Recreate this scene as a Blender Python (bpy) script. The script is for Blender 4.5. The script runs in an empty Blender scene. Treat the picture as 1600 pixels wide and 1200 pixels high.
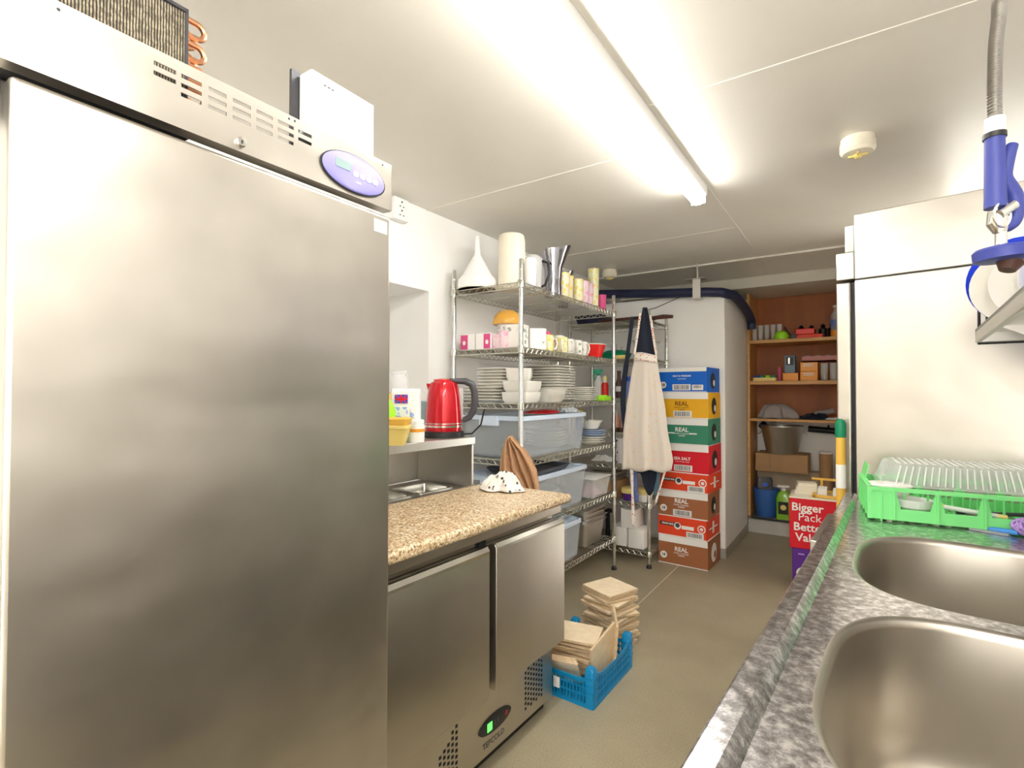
import bpy, bmesh, math, random
from mathutils import Matrix, Vector, noise as mnoise
random.seed(7)
R = math.radians
PI = math.pi
sc = bpy.context.scene
col = sc.collection

# ------------------------------------------------------------------ camera, world, exposure
cam_d = bpy.data.cameras.new('camera'); cam_d.lens = 18.0; cam_d.sensor_width = 36.0; cam_d.clip_start = 0.02
cam = bpy.data.objects.new('camera', cam_d); col.objects.link(cam)
cam.location = (0, 0, 1.28)
cam.matrix_world = (Matrix.Translation((0, 0, 1.28)) @ Matrix.Rotation(R(34.19), 4, 'Z')
                    @ Matrix.Rotation(R(90.93), 4, 'X') @ Matrix.Rotation(R(0.11), 4, 'Z'))
sc.camera = cam
sc.view_settings.view_transform = 'Standard'; sc.view_settings.look = 'None'
sc.view_settings.exposure = 1.65; sc.view_settings.gamma = 1.0
sc.view_settings.use_curve_mapping = False
w = bpy.data.worlds.new('world'); sc.world = w; w.use_nodes = True
w.node_tree.nodes['Background'].inputs[0].default_value = (1, 0.97, 0.9, 1)
w.node_tree.nodes['Background'].inputs[1].default_value = 3.0  # fill light, enters through the invented opening in the front wall
sc.cycles.max_bounces = 12; sc.cycles.diffuse_bounces = 6; sc.cycles.glossy_bounces = 5; sc.cycles.transmission_bounces = 8
sc.cycles.transparent_max_bounces = 12
LAMP = 13.0        # strength of the ceiling battens

# ------------------------------------------------------------------ helpers
class MB:
    def __init__(s): s.V = []; s.F = []; s.I = []; s.mi = 0; s.M = Matrix.Identity(4)
    def add(s, vs, fs):
        b = len(s.V)
        for v in vs: s.V.append(tuple(s.M @ Vector(v)))
        for f in fs: s.F.append([b + i for i in f]); s.I.append(s.mi)
        return s
    def box(s, x0, x1, y0, y1, z0, z1):
        vs = [(x, y, z) for z in (z0, z1) for y in (y0, y1) for x in (x0, x1)]
        return s.add(vs, [(0,2,3,1),(4,5,7,6),(0,1,5,4),(2,6,7,3),(0,4,6,2),(1,3,7,5)])
    def loft(s, loops, cap0=True, cap1=True, closed=True):
        n = len(loops[0]); vs = [p for l in loops for p in l]; fs = []
        for i in range(len(loops)-1):
            for j in range(n if closed else n-1):
                k = (j+1) % n
                fs.append((i*n+j, i*n+k, (i+1)*n+k, (i+1)*n+j))
        if cap0: fs.append(tuple(range(n-1, -1, -1)))
        if cap1: fs.append(tuple((len(loops)-1)*n+j for j in range(n)))
        return s.add(vs, fs)
    def lathe(s, prof, n=24, cx=0, cy=0, cap0=True, cap1=True, ex=1.0, ey=1.0):
        return s.loft([[(cx+ex*r*math.cos(2*PI*j/n), cy+ey*r*math.sin(2*PI*j/n), z) for j in range(n)] for r, z in prof], cap0, cap1)
    def rl(s, seq, cx=0, cy=0, cap0=True, cap1=True, k=5):
        # loft of rounded rectangles (hx, hy, r, z)
        return s.loft([rrect(hx, hy, r, z, cx, cy, k) for hx, hy, r, z in seq], cap0, cap1)
    def tube(s, pts, r, n=8, cap=True):
        pts = [Vector(p) for p in pts]; rs = r if isinstance(r, (list, tuple)) else [r]*len(pts)
        loops = []; prev = None
        for i, p in enumerate(pts):
            t = (pts[min(i+1, len(pts)-1)] - pts[max(i-1, 0)]).normalized()
            if prev is None:
                a = Vector((0,0,1)) if abs(t.z) < 0.9 else Vector((1,0,0))
                u = t.cross(a).normalized()
            else:
                u = (prev - t*prev.dot(t)).normalized()
            prev = u; v = t.cross(u)
            loops.append([tuple(p + rs[i]*(math.cos(2*PI*j/n)*u + math.sin(2*PI*j/n)*v)) for j in range(n)])
        return s.loft(loops, cap, cap)
    def prism(s, poly, y0, y1):      # polygon in x,z swept along y
        n = len(poly)
        return s.loft([[(x, y0, z) for x, z in poly], [(x, y1, z) for x, z in poly]])
    def grid(s, fn, nu, nv):
        vs = [fn(i/nu, j/nv) for j in range(nv+1) for i in range(nu+1)]
        fs = [(j*(nu+1)+i, j*(nu+1)+i+1, (j+1)*(nu+1)+i+1, (j+1)*(nu+1)+i) for j in range(nv) for i in range(nu)]
        return s.add(vs, fs)
    def mesh(s, me):
        return s.add([v.co[:] for v in me.vertices], [tuple(p.vertices) for p in me.polygons])
    def build(s, name, mats, parent=None, loc=None, rz=0, bev=0, sm=True, ang=35, seg=2, solid=0):
        me = bpy.data.meshes.new(name); me.from_pydata(s.V, [], s.F)
        if not isinstance(mats, (list, tuple)): mats = [mats]
        for m in mats: me.materials.append(m)
        for p, i in zip(me.polygons, s.I): p.material_index = i
        bm = bmesh.new(); bm.from_mesh(me); bmesh.ops.recalc_face_normals(bm, faces=bm.faces); bm.to_mesh(me); bm.free()
        if sm:
            for p in me.polygons: p.use_smooth = True
            me.set_sharp_from_angle(angle=R(ang))
        o = bpy.data.objects.new(name, me); col.objects.link(o)
        if parent: o.parent = parent
        if loc is not None: o.location = loc
        o.rotation_euler = (0, 0, rz)
        if solid:
            q = o.modifiers.new('solid', 'SOLIDIFY'); q.thickness = solid; q.offset = 0
        if bev:
            q = o.modifiers.new('bevel', 'BEVEL'); q.width = bev; q.segments = seg; q.limit_method = 'ANGLE'; q.angle_limit = R(40)
        return o

def rrect(hx, hy, r, z, cx=0, cy=0, k=5):
    r = min(r, hx*0.999, hy*0.999); out = []
    for (sx, sy, a0) in ((1,1,0),(-1,1,90),(-1,-1,180),(1,-1,270)):
        for i in range(k+1):
            a = R(a0 + 90*i/k)
            out.append((cx+sx*(hx-r)+r*math.cos(a), cy+sy*(hy-r)+r*math.sin(a), z))
    return out
def superl(a, b, n, z, cx, cy, k=56):
    out = []
    for i in range(k):
        t = 2*PI*i/k; c, s_ = math.cos(t), math.sin(t)
        out.append((cx+a*math.copysign(abs(c)**(2/n), c), cy+b*math.copysign(abs(s_)**(2/n), s_), z))
    return out
def tag(o, label=None, cat=None, group=None, kind=None):
    if label: o['label'] = label
    if cat: o['category'] = cat
    if group: o['group'] = group
    if kind: o['kind'] = kind
    return o
def thing(name, label, cat, loc=(0,0,0), rz=0, group=None):
    o = bpy.data.objects.new(name, None); col.objects.link(o); o.empty_display_size = 0.05
    o.location = loc; o.rotation_euler = (0, 0, rz)
    return tag(o, label, cat, group)
def dup(root, loc, rz=None, label=None, group=None):
    r = root.copy(); col.objects.link(r); r.location = loc
    if rz is not None: r.rotation_euler = (root.rotation_euler[0], root.rotation_euler[1], rz)
    if label: r['label'] = label
    if group: r['group'] = group
    for ch in list(root.children):
        c = ch.copy(); col.objects.link(c); c.parent = r
        for g in list(ch.children):
            d = g.copy(); col.objects.link(d); d.parent = c
    return r
def struct(name, mb, m, **k):
    o = mb.build(name, m, **k); o['kind'] = 'structure'; return o
ORD = ['lowest','second up','third up','fourth up','fifth up','sixth up','seventh up','eighth up','ninth up','tenth up','eleventh up','twelfth up','thirteenth up','fourteenth up','fifteenth up','sixteenth up','seventeenth up','eighteenth up']
def nth(i, n): return 'topmost' if i == n-1 else ('lowest' if i == 0 else ORD[i])

def text_mb(s, size, mb, M, align='CENTER', ext=0.0004, bold=0.0):
    c = bpy.data.curves.new('t', 'FONT'); c.body = s; c.size = size; c.align_x = align; c.align_y = 'CENTER'
    c.extrude = ext; c.offset = bold; c.resolution_u = 2
    o = bpy.data.objects.new('t', c); col.objects.link(o)
    dg = bpy.context.evaluated_depsgraph_get()
    me = bpy.data.meshes.new_from_object(o.evaluated_get(dg))
    old = mb.M; mb.M = old @ M; mb.mesh(me); mb.M = old
    bpy.data.objects.remove(o); bpy.data.curves.remove(c); bpy.data.meshes.remove(me)
def onface(face, x, y, z):
    # matrix placing XY text on a vertical face: '-y' front, '+x' right side
    if face == '-y': return Matrix.Translation((x, y, z)) @ Matrix.Rotation(R(90), 4, 'X')
    if face == '+x': return Matrix.Translation((x, y, z)) @ Matrix.Rotation(R(90), 4, 'Z') @ Matrix.Rotation(R(90), 4, 'X')
def disc(mb, M, r, n=24, t=0.0006, ex=1):
    old = mb.M; mb.M = old @ M; mb.lathe([(r, -0.0001), (r, t)], n, ex=ex); mb.M = old

# ------------------------------------------------------------------ materials
def newmat(name):
    m = bpy.data.materials.new(name); m.use_nodes = True
    nt = m.node_tree; return m, nt, nt.nodes['Principled BSDF']
def N(nt, t, **k):
    n = nt.nodes.new(t)
    for a, b in k.items():
        if a in n.inputs.keys() if isinstance(a, str) else False: n.inputs[a].default_value = b
        else: setattr(n, a, b)
    return n
def coords(nt, scale=(1,1,1), kind='Object'):
    tc = nt.nodes.new('ShaderNodeTexCoord'); mp = nt.nodes.new('ShaderNodeMapping')
    mp.inputs['Scale'].default_value = scale; nt.links.new(tc.outputs[kind], mp.inputs[0]); return mp.outputs[0]
def noise(nt, vec, scale, detail=4, rough=0.55):
    n = nt.nodes.new('ShaderNodeTexNoise'); n.inputs['Scale'].default_value = scale
    n.inputs['Detail'].default_value = detail; n.inputs['Roughness'].default_value = rough
    nt.links.new(vec, n.inputs['Vector']); return n.outputs['Fac']
def ramp(nt, fac, stops):
    r = nt.nodes.new('ShaderNodeValToRGB'); e = r.color_ramp.elements
    while len(e) < len(stops): e.new(0.5)
    for i, (p, c) in enumerate(stops):
        e[i].position = p; e[i].color = (*c, 1) if len(c) == 3 else c
    nt.links.new(fac, r.inputs[0]); return r.outputs[0]
def bump(nt, bs, h, st, dist=0.002):
    b = nt.nodes.new('ShaderNodeBump'); b.inputs['Strength'].default_value = st; b.inputs['Distance'].default_value = dist
    nt.links.new(h, b.inputs['Height']); nt.links.new(b.outputs[0], bs.inputs['Normal'])
def mat(name, c, rough=0.5, metal=0.0, var=0.0, vs=8, bmp=0.0, bs_=60, trans=0.0, ior=1.45, alpha=1.0, spec=None, coat=0):
    m, nt, b = newmat(name)
    b.inputs['Base Color'].default_value = (*c, 1); b.inputs['Roughness'].default_value = rough
    b.inputs['Metallic'].default_value = metal; b.inputs['Transmission Weight'].default_value = trans
    b.inputs['IOR'].default_value = ior; b.inputs['Alpha'].default_value = alpha
    if coat: b.inputs['Coat Weight'].default_value = coat
    v = coords(nt)
    if var:
        f = noise(nt, v, vs)
        lo = tuple(x*(1-var) for x in c); hi = tuple(min(1, x*(1+var)) for x in c)
        nt.links.new(ramp(nt, f, [(0.3, lo), (0.7, hi)]), b.inputs['Base Color'])
    if bmp: bump(nt, b, noise(nt, v, bs_, 3), bmp)
    return m
def steel(name, c=(0.62,0.60,0.56), rough=0.3, stretch=(1,1,0.06), fine=90, smudge=3.0, dirt=0.2, rv=0.2, wave=0.0):
    m, nt, b = newmat(name)
    b.inputs['Metallic'].default_value = 1.0
    v = coords(nt, stretch); v2 = coords(nt)
    f1 = noise(nt, v, fine, 3); f2 = noise(nt, v2, smudge, 3, 0.5)
    lo = tuple(x*(1-dirt) for x in c); hi = tuple(min(1, x*(1+dirt)) for x in c)
    nt.links.new(ramp(nt, f2, [(0.15, lo), (0.85, hi)]), b.inputs['Base Color'])
    mr = nt.nodes.new('ShaderNodeMapRange'); mr.inputs[3].default_value = max(0.285, rough-rv*0.3); mr.inputs[4].default_value = max(0.285, rough)+rv
    nt.links.new(f2, mr.inputs[0]); nt.links.new(mr.outputs[0], b.inputs['Roughness'])
    b1 = nt.nodes.new('ShaderNodeBump'); b1.inputs['Strength'].default_value = wave; b1.inputs['Distance'].default_value = 0.02
    nt.links.new(noise(nt, coords(nt, (1, 0.55, 1.6)), 2.6, 2, 0.5), b1.inputs['Height'])
    b2 = nt.nodes.new('ShaderNodeBump'); b2.inputs['Strength'].default_value = 0.12; b2.inputs['Distance'].default_value = 0.0006
    nt.links.new(f1, b2.inputs['Height']); nt.links.new(b1.outputs[0], b2.inputs['Normal']); nt.links.new(b2.outputs[0], b.inputs['Normal'])
    return m
M = {}
def worn_steel():
    # drainer steel with chalky limescale blotches
    m, nt, b = newmat('worn_steel'); v = coords(nt)
    f = noise(nt, v, 55, 6, 0.75); g = noise(nt, v, 5, 3)
    nt.links.new(ramp(nt, f, [(0.36, (0.20,0.185,0.18)), (0.5, (0.42,0.40,0.40)), (0.64, (0.88,0.86,0.87))]), b.inputs['Base Color'])
    mr = nt.nodes.new('ShaderNodeMapRange'); mr.inputs[3].default_value = 0.17; mr.inputs[4].default_value = 0.265
    nt.links.new(g, mr.inputs[0]); nt.links.new(mr.outputs[0], b.inputs['Roughness'])
    b.inputs['Metallic'].default_value = 0.88; bump(nt, b, f, 0.08, 0.001); return m
def granite():
    m, nt, b = newmat('granite_laminate'); v = coords(nt)
    f = noise(nt, v, 130, 4, 0.7); g = noise(nt, v, 45, 3, 0.6)
    c1 = ramp(nt, f, [(0.36, (0.10,0.06,0.03)), (0.44, (0.50,0.36,0.20)), (0.53, (0.78,0.65,0.46)), (0.66, (0.95,0.88,0.72))])
    c2 = ramp(nt, g, [(0.4, (0.70,0.52,0.34)), (0.6, (1,1,0.96))])
    mx = nt.nodes.new('ShaderNodeMix'); mx.data_type = 'RGBA'; mx.blend_type = 'MULTIPLY'; mx.inputs[0].default_value = 0.6
    nt.links.new(c1, mx.inputs[6]); nt.links.new(c2, mx.inputs[7]); nt.links.new(mx.outputs[2], b.inputs['Base Color'])
    b.inputs['Roughness'].default_value = 0.32; return m
def floor_mat():
    m, nt, b = newmat('safety_vinyl'); v = coords(nt)
    f = noise(nt, v, 260, 2, 0.8); g = noise(nt, v, 1.6, 4)
    c1 = ramp(nt, f, [(0.30, (0.12,0.10,0.06)), (0.42, (0.34,0.29,0.19)), (0.6, (0.42,0.37,0.26)), (0.75, (0.56,0.51,0.40))])
    c2 = ramp(nt, g, [(0.35, (0.80,0.78,0.76)), (0.65, (1,1,1))])
    mx = nt.nodes.new('ShaderNodeMix'); mx.data_type = 'RGBA'; mx.blend_type = 'MULTIPLY'; mx.inputs[0].default_value = 1
    nt.links.new(c1, mx.inputs[6]); nt.links.new(c2, mx.inputs[7]); nt.links.new(mx.outputs[2], b.inputs['Base Color'])
    b.inputs['Roughness'].default_value = 0.42; bump(nt, b, f, 0.15, 0.0008); return m
def wood(name, a, b_, sc_=(1,1,1), rough=0.5, ws=6):
    m, nt, b = newmat(name); v = coords(nt, sc_)
    f = noise(nt, v, ws, 6, 0.6)
    nt.links.new(ramp(nt, f, [(0.3, a), (0.7, b_)]), b.inputs['Base Color']); b.inputs['Roughness'].default_value = rough; return m
def fins():
    m, nt, b = newmat('dusty_fins'); v = coords(nt)
    wv = nt.nodes.new('ShaderNodeTexWave'); wv.bands_direction = 'Y'; wv.inputs['Scale'].default_value = 70; wv.inputs['Distortion'].default_value = 1.2
    nt.links.new(v, wv.inputs[0]); f = noise(nt, v, 120, 3)
    c1 = ramp(nt, wv.outputs['Fac'], [(0.25, (0.02,0.018,0.015)), (0.6, (0.40,0.34,0.24))])
    c2 = ramp(nt, f, [(0.4, (0.35,0.33,0.3)), (0.6, (1,1,1))])
    mx = nt.nodes.new('ShaderNodeMix'); mx.data_type = 'RGBA'; mx.blend_type = 'MULTIPLY'; mx.inputs[0].default_value = 0.8
    nt.links.new(c1, mx.inputs[6]); nt.links.new(c2, mx.inputs[7]); nt.links.new(mx.outputs[2], b.inputs['Base Color'])
    b.inputs['Roughness'].default_value = 0.8; return m
def spotted(name, base, spots, scale=30, rough=0.85, lo=0.55, w=0.22):
    m, nt, b = newmat(name); v = coords(nt)
    vo = nt.nodes.new('ShaderNodeTexVoronoi'); vo.inputs['Scale'].default_value = scale; nt.links.new(v, vo.inputs['Vector'])
    d = ramp(nt, vo.outputs['Distance'], [(w, (1,1,1)), (w+0.1, (0,0,0))])
    sel = ramp(nt, vo.outputs['Color'], [(lo-0.01, (0,0,0)), (lo, (1,1,1))])
    mu = nt.nodes.new('ShaderNodeMath'); mu.operation = 'MULTIPLY'; nt.links.new(d, mu.inputs[0]); nt.links.new(sel, mu.inputs[1])
    hu = ramp(nt, vo.outputs['Color'], [(0.0, spots[0])]+[((i+1)/len(spots)*0.999, c) for i, c in enumerate(spots[1:])])
    mx = nt.nodes.new('ShaderNodeMix'); mx.data_type = 'RGBA'; nt.links.new(mu.outputs[0], mx.inputs[0])
    mx.inputs[6].default_value = (*base, 1); nt.links.new(hu, mx.inputs[7]); nt.links.new(mx.outputs[2], b.inputs['Base Color'])
    b.inputs['Roughness'].default_value = rough; return m
def emis(name, c, s):
    m, nt, b = newmat(name); b.inputs['Base Color'].default_value = (*c, 1)
    b.inputs['Emission Color'].default_value = (*c, 1); b.inputs['Emission Strength'].default_value = s; return m

M['wall'] = mat('white_wall_paint', (0.90,0.89,0.87), 0.55, var=0.015, vs=3)
M['ceil'] = mat('ceiling_gloss_paint', (0.78,0.748,0.68), 0.33, var=0.05, vs=1.2)
M['beamp'] = mat('cream_beam_paint', (0.72,0.69,0.60), 0.4, var=0.04)
M['trim'] = mat('cream_trim', (0.84,0.81,0.74), 0.4)
M['floor'] = floor_mat()
M['skirt'] = mat('grey_cove_skirting', (0.36,0.34,0.30), 0.5, var=0.1)
M['steel'] = steel('fridge_steel', (0.60,0.565,0.51), 0.25, dirt=0.26, rv=0.12, wave=0.55)
M['steel2'] = steel('counter_fridge_steel', (0.56,0.52,0.45), 0.28, dirt=0.14, rv=0.14, wave=0.35)
M['steel3'] = steel('tall_fridge_steel', (0.55,0.52,0.465), 0.31, dirt=0.14, rv=0.12, wave=0.3)
M['steelp'] = steel('plain_steel', (0.60,0.58,0.54), 0.25, dirt=0.08)
M['bowlsteel'] = steel('bowl_steel', (0.50,0.465,0.41), 0.28, (1,1,0.15), 60, 5, 0.10, 0.1)
M['worn'] = worn_steel()
M['chrome'] = mat('chrome_wire', (0.78,0.78,0.75), 0.18, 1.0)
M['wire'] = mat('zinc_wire', (0.62,0.62,0.55), 0.28, 1.0)
M['post'] = mat('post_chrome', (0.72,0.73,0.70), 0.22, 1.0, var=0.08, vs=30)
M['black'] = mat('black_plastic', (0.015,0.015,0.017), 0.4)
M['dark'] = mat('dark_gasket_gap', (0.02,0.02,0.025), 0.6)
M['dgrey'] = mat('dark_grey_plastic', (0.06,0.06,0.07), 0.38)
M['white'] = mat('white_plastic', (0.86,0.86,0.84), 0.35)
M['cream'] = mat('cream_plastic', (0.84,0.78,0.64), 0.38, var=0.03)
M['china'] = mat('white_china', (0.84,0.82,0.76), 0.2)
M['granite'] = granite()
M['fins'] = fins()
M['copper'] = mat('copper_pipe', (0.72,0.36,0.20), 0.3, 1.0)
M['lilac'] = mat('lilac_panel', (0.30,0.28,0.72), 0.5)
M['lcd'] = mat('lcd_grey', (0.30,0.42,0.42), 0.3)
M['glass'] = mat('clear_glass', (0.90,0.92,0.90), 0.04, alpha=0.30)
M['clear'] = mat('clear_plastic', (0.93,0.94,0.95), 0.12, alpha=0.28)
M['tub'] = mat('frosted_tub', (0.80,0.86,0.92), 0.3, alpha=0.27)
M['tublid'] = mat('pale_blue_lid', (0.62,0.72,0.86), 0.35)
M['red'] = mat('kettle_red', (0.62,0.008,0.02), 0.16, 0.35, coat=0.6)
M['redp'] = mat('red_plastic', (0.80,0.02,0.015), 0.35)
M['navy'] = mat('navy_fabric', (0.018,0.024,0.042), 0.9, bmp=0.3)
M['navyp'] = mat('navy_pipe_wrap', (0.014,0.02,0.06), 0.45, var=0.2, vs=20)
M['sprayblue'] = mat('spray_blue', (0.045,0.06,0.30), 0.38)
M['green'] = mat('mint_green_plastic', (0.22,0.80,0.26), 0.42)
M['blue'] = mat('crate_blue', (0.0,0.22,0.48), 0.42)
M['mdf'] = wood('mdf_board', (0.78,0.62,0.41), (0.88,0.75,0.55), rough=0.75, ws=30)
M['mdf_edge'] = mat('mdf_edge', (0.60,0.45,0.28), 0.8, var=0.15, vs=60)
M['pine'] = wood('pine_shelf', (0.52,0.26,0.07), (0.68,0.38,0.13), (1,8,8), 0.45)
M['ply'] = wood('dark_orange_ply', (0.26,0.062,0.008), (0.42,0.12,0.015), (1,1,0.3), 0.5, 5)
M['card'] = mat('brown_cardboard', (0.42,0.25,0.12), 0.8, var=0.08)
M['card2'] = mat('pale_cardboard', (0.44,0.35,0.25), 0.8, var=0.08)
M['paper'] = mat('white_paper', (0.88,0.86,0.83), 0.7)
M['ink'] = mat('black_ink', (0.02,0.02,0.02), 0.6)
M['cblue'] = mat('carton_blue', (0.0,0.13,0.62), 0.5)
M['cyellow'] = mat('carton_yellow', (0.84,0.44,0.01), 0.5)
M['cgreen'] = mat('carton_green', (0.04,0.25,0.15), 0.5)
M['cred'] = mat('carton_red', (0.70,0.005,0.02), 0.5)
M['cbrown'] = mat('carton_brown', (0.36,0.13,0.05), 0.6)
M['corange'] = mat('carton_orange_red', (0.80,0.06,0.015), 0.5)
M['purple'] = mat('purple_card', (0.10,0.02,0.28), 0.5)
M['apron'] = spotted('pale_floral_cotton', (0.74,0.66,0.58), [(0.80,0.45,0.40),(0.60,0.62,0.42),(0.8,0.6,0.45)], 26, lo=0.5)
M['floral'] = spotted('red_floral_trim', (0.85,0.78,0.70), [(0.65,0.04,0.03),(0.7,0.1,0.05),(0.65,0.03,0.02)], 60, lo=0.25)
M['towel'] = spotted('tiger_print_cotton', (0.80,0.76,0.70), [(0.06,0.05,0.05),(0.12,0.06,0.05),(0.05,0.05,0.06)], 52, lo=0.55, w=0.28)
M['tan'] = mat('tan_cotton', (0.55,0.32,0.175), 0.9, var=0.12, vs=50, bmp=0.5)
M['grey_cloth'] = mat('grey_cotton', (0.35,0.32,0.31), 0.95, bmp=0.4)
M['amber'] = mat('amber_glass', (0.85,0.45,0.06), 0.12, alpha=0.75)
M['yellow'] = mat('yellow_wood', (0.80,0.48,0.08), 0.45)
M['butter'] = mat('butter_yellow', (0.82,0.66,0.22), 0.4)
M['lime'] = mat('lime_plastic', (0.35,0.80,0.02), 0.4)
M['liquid'] = mat('green_soap', (0.22,0.50,0.02), 0.15, coat=0.5)
M['brown'] = mat('dark_brown_wood', (0.10,0.04,0.03), 0.4)
M['pink'] = mat('pink_print', (0.68,0.08,0.25), 0.5)
M['teal'] = mat('pale_teal_card', (0.36,0.56,0.60), 0.5)
M['bluep'] = mat('bright_blue_plastic', (0.02,0.10,0.65), 0.35)
M['bucket'] = mat('bucket_blue', (0.04,0.13,0.42), 0.4)
M['dgreen'] = mat('dark_green_plastic', (0.0,0.22,0.10), 0.35)
M['lav'] = mat('lavender_mesh', (0.50,0.32,0.72), 0.6)
M['orange'] = mat('orange_print', (0.85,0.33,0.03), 0.4)
M['sauce'] = mat('pink_sauce', (0.80,0.42,0.32), 0.3)
M['lamp'] = emis('batten_diffuser', (1.0, 0.98, 0.94), LAMP)
M['lampcase'] = mat('batten_body', (0.75,0.74,0.72), 0.4)
M['led_g'] = emis('green_digit_glow', (0.05, 0.8, 0.05), 1.5)
def flowers(n, base, sp, s=45, lo=0.35): M[n] = spotted(n+'_print', base, sp, s*1.2, 0.3, lo, 0.45)
flowers('cup_or', (0.80,0.72,0.55), [(0.85,0.35,0.02),(0.85,0.5,0.1),(0.9,0.8,0.2)], 32, 0.15)
flowers('cup_pk', (0.80,0.62,0.66), [(0.8,0.12,0.35),(0.85,0.3,0.5),(0.8,0.5,0.6)], 32, 0.15)
flowers('cup_gr', (0.78,0.76,0.52), [(0.55,0.65,0.1),(0.7,0.75,0.2),(0.8,0.6,0.2)], 32, 0.15)
flowers('cup_wh', (0.84,0.82,0.76), [(0.7,0.35,0.3),(0.8,0.6,0.1),(0.3,0.35,0.3)], 32, 0.62)
flowers('ukpack', (0.86,0.86,0.88), [(0.10,0.2,0.65),(0.2,0.35,0.8),(0.3,0.45,0.85)], 42, 0.35)

# ------------------------------------------------------------------ room shell
WX = -2.0; CZ = 2.30; YP = 4.21
struct('floor', MB().box(-2.5, 1.2, -2.3, 5.7, -0.06, 0), M['floor'], sm=False)
struct('ceiling', MB().box(-2.5, 1.2, -2.3, 5.7, CZ, CZ+0.06), M['ceil'], sm=False)
# left wall with a deep serving hatch (y 1.0-2.11, z 1.0-1.847)
lw = MB()
lw.box(WX-0.5, WX, -2.3, 1.0, 0, CZ).box(WX-0.5, WX, 2.11, 5.7, 0, CZ).box(WX-0.5, WX, 1.0, 2.11, 1.847, CZ).box(WX-0.5, WX, 1.0, 2.11, 0, 1.02).box(WX-0.56, WX-0.5, 0.9, 2.2, 0, CZ)
struct('wall_left', lw, M['wall'], sm=False)
struct('wall_back', MB().box(-2.0, -0.865, YP, 5.15, 0, 2.065), M['wall'], bev=0.006)
struct('wall_rear', MB().box(-2.0, 1.2, 5.56, 5.7, 0, CZ), M['wall'], sm=False)
struct('wall_front', MB().box(-2.5, -0.15, -2.36, -2.3, 0, CZ).box(0.95, 1.3, -2.36, -2.3, 0, CZ).box(-0.15, 0.95, -2.36, -2.3, 2.12, CZ), M['wall'], sm=False)   # invented opening behind the camera, lets world light in as fill
wr = MB(); wr.M = Matrix.Translation((-0.16, 0.56, 0)) @ Matrix.Rotation(R(-3.36), 4, 'Z')
wr.box(0.83, 0.95, -3.1, 3.45, 0, CZ); struct('wall_right', wr, M['wall'], sm=False)
struct('wall_alcove', MB().box(0.35, 0.45, 4.0, 5.56, 0, CZ), M['wall'], sm=False)
struct('trim_1', MB().box(-2.0, 0.9, 4.19, 4.215, CZ-0.014, CZ), M['trim'], bev=0.003)
struct('trim_2', MB().box(-2.0, 0.9, 4.9, 5.56, 2.205, CZ), M['beamp'], bev=0.004)
s_ = MB()
s_.box(-2.0, -0.62, 2.085, 2.099, CZ-0.003, CZ).box(-0.62, 0.6, 1.76, 1.774, CZ-0.003, CZ).box(-2.0, -0.62, 3.365, 3.379, CZ-0.003, CZ)
s_.box(-0.627, -0.613, -2.3, 4.19, CZ-0.003, CZ).box(-0.627, -0.613, 4.215, 4.9, CZ-0.003, CZ)
struct('trim_3', s_, M['ceil'], sm=False)
struct('baseboard_back', MB().box(-2.0, -0.862, YP-0.006, YP, 0, 0.075).box(-0.866, -0.859, YP-0.006, 5.14, 0, 0.075), M['skirt'], sm=False)
struct('baseboard_left', MB().box(WX, WX+0.006, 1.9, YP-0.006, 0, 0.09), M['skirt'], sm=False)
struct('floor_seam', MB().box(-1.120, -1.117, 1.9, 4.2, 0, 0.0006), M['cream'], sm=False)

# ceiling batten, plus two unseen ones added for fill
def batten(loc, L, label):
    t = thing('ceiling_light', label, 'light', loc)
    b = MB(); b.box(-0.035, 0.040, 0, L, -0.045, 0); b.build('housing', M['lampcase'], t, bev=0.004)
    d = MB(); d.prism([(-0.037,-0.046),(-0.037,-0.062),(-0.028,-0.080),(-0.012,-0.088),(0.010,-0.088),(0.022,-0.080),(0.030,-0.062),(0.030,-0.046)], 0.012, L-0.012); d.build('diffuser', M['lamp'], t)
    e = MB()
    for y in (0, L-0.012): e.box(-0.037, 0.033, y, y+0.012, -0.086, -0.045)
    e.build('end_cap', M['white'], t, bev=0.003)
    return t
batten((-0.655, 0.78, CZ), 1.84, 'long white fluorescent batten glowing on the ceiling above the aisle')
batten((-0.655, -1.9, CZ), 1.84, 'added unseen fill batten on the ceiling behind the camera, in line with the first')  # unseen lamp, added to fill from behind the camera
batten((0.25, -1.2, CZ), 1.84, 'another added unseen fill batten on the ceiling above the near end of the sink')  # further unseen lamp, added to flatten the lighting

def detector(loc, s, label):
    t = thing('smoke_detector', label, 'smoke detector', loc)
    MB().lathe([(0.052*s,0),(0.052*s,-0.016*s),(0.056*s,-0.018*s),(0.056*s,-0.045*s),(0.048*s,-0.056*s),(0.03*s,-0.060*s)]).build('housing', M['cream'], t)
    d = MB(); d.lathe([(0.012*s,-0.058*s),(0.013*s,-0.068*s),(0.006*s,-0.074*s)], 12)
    for k in range(4): d.M = Matrix.Rotation(PI*k/2, 4, 'Z'); d.box(0.012*s, 0.030*s, -0.002, 0.002, -0.066*s, -0.058*s)
    d.build('sensor', M['butter'], t)
detector((0.0, 2.46, CZ), 1.1, 'round cream smoke detector on the ceiling above the tall steel fridge')
detector((-1.72, 3.98, CZ), 1.1, 'small round cream smoke detector on the ceiling above the far corner rack')

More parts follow.
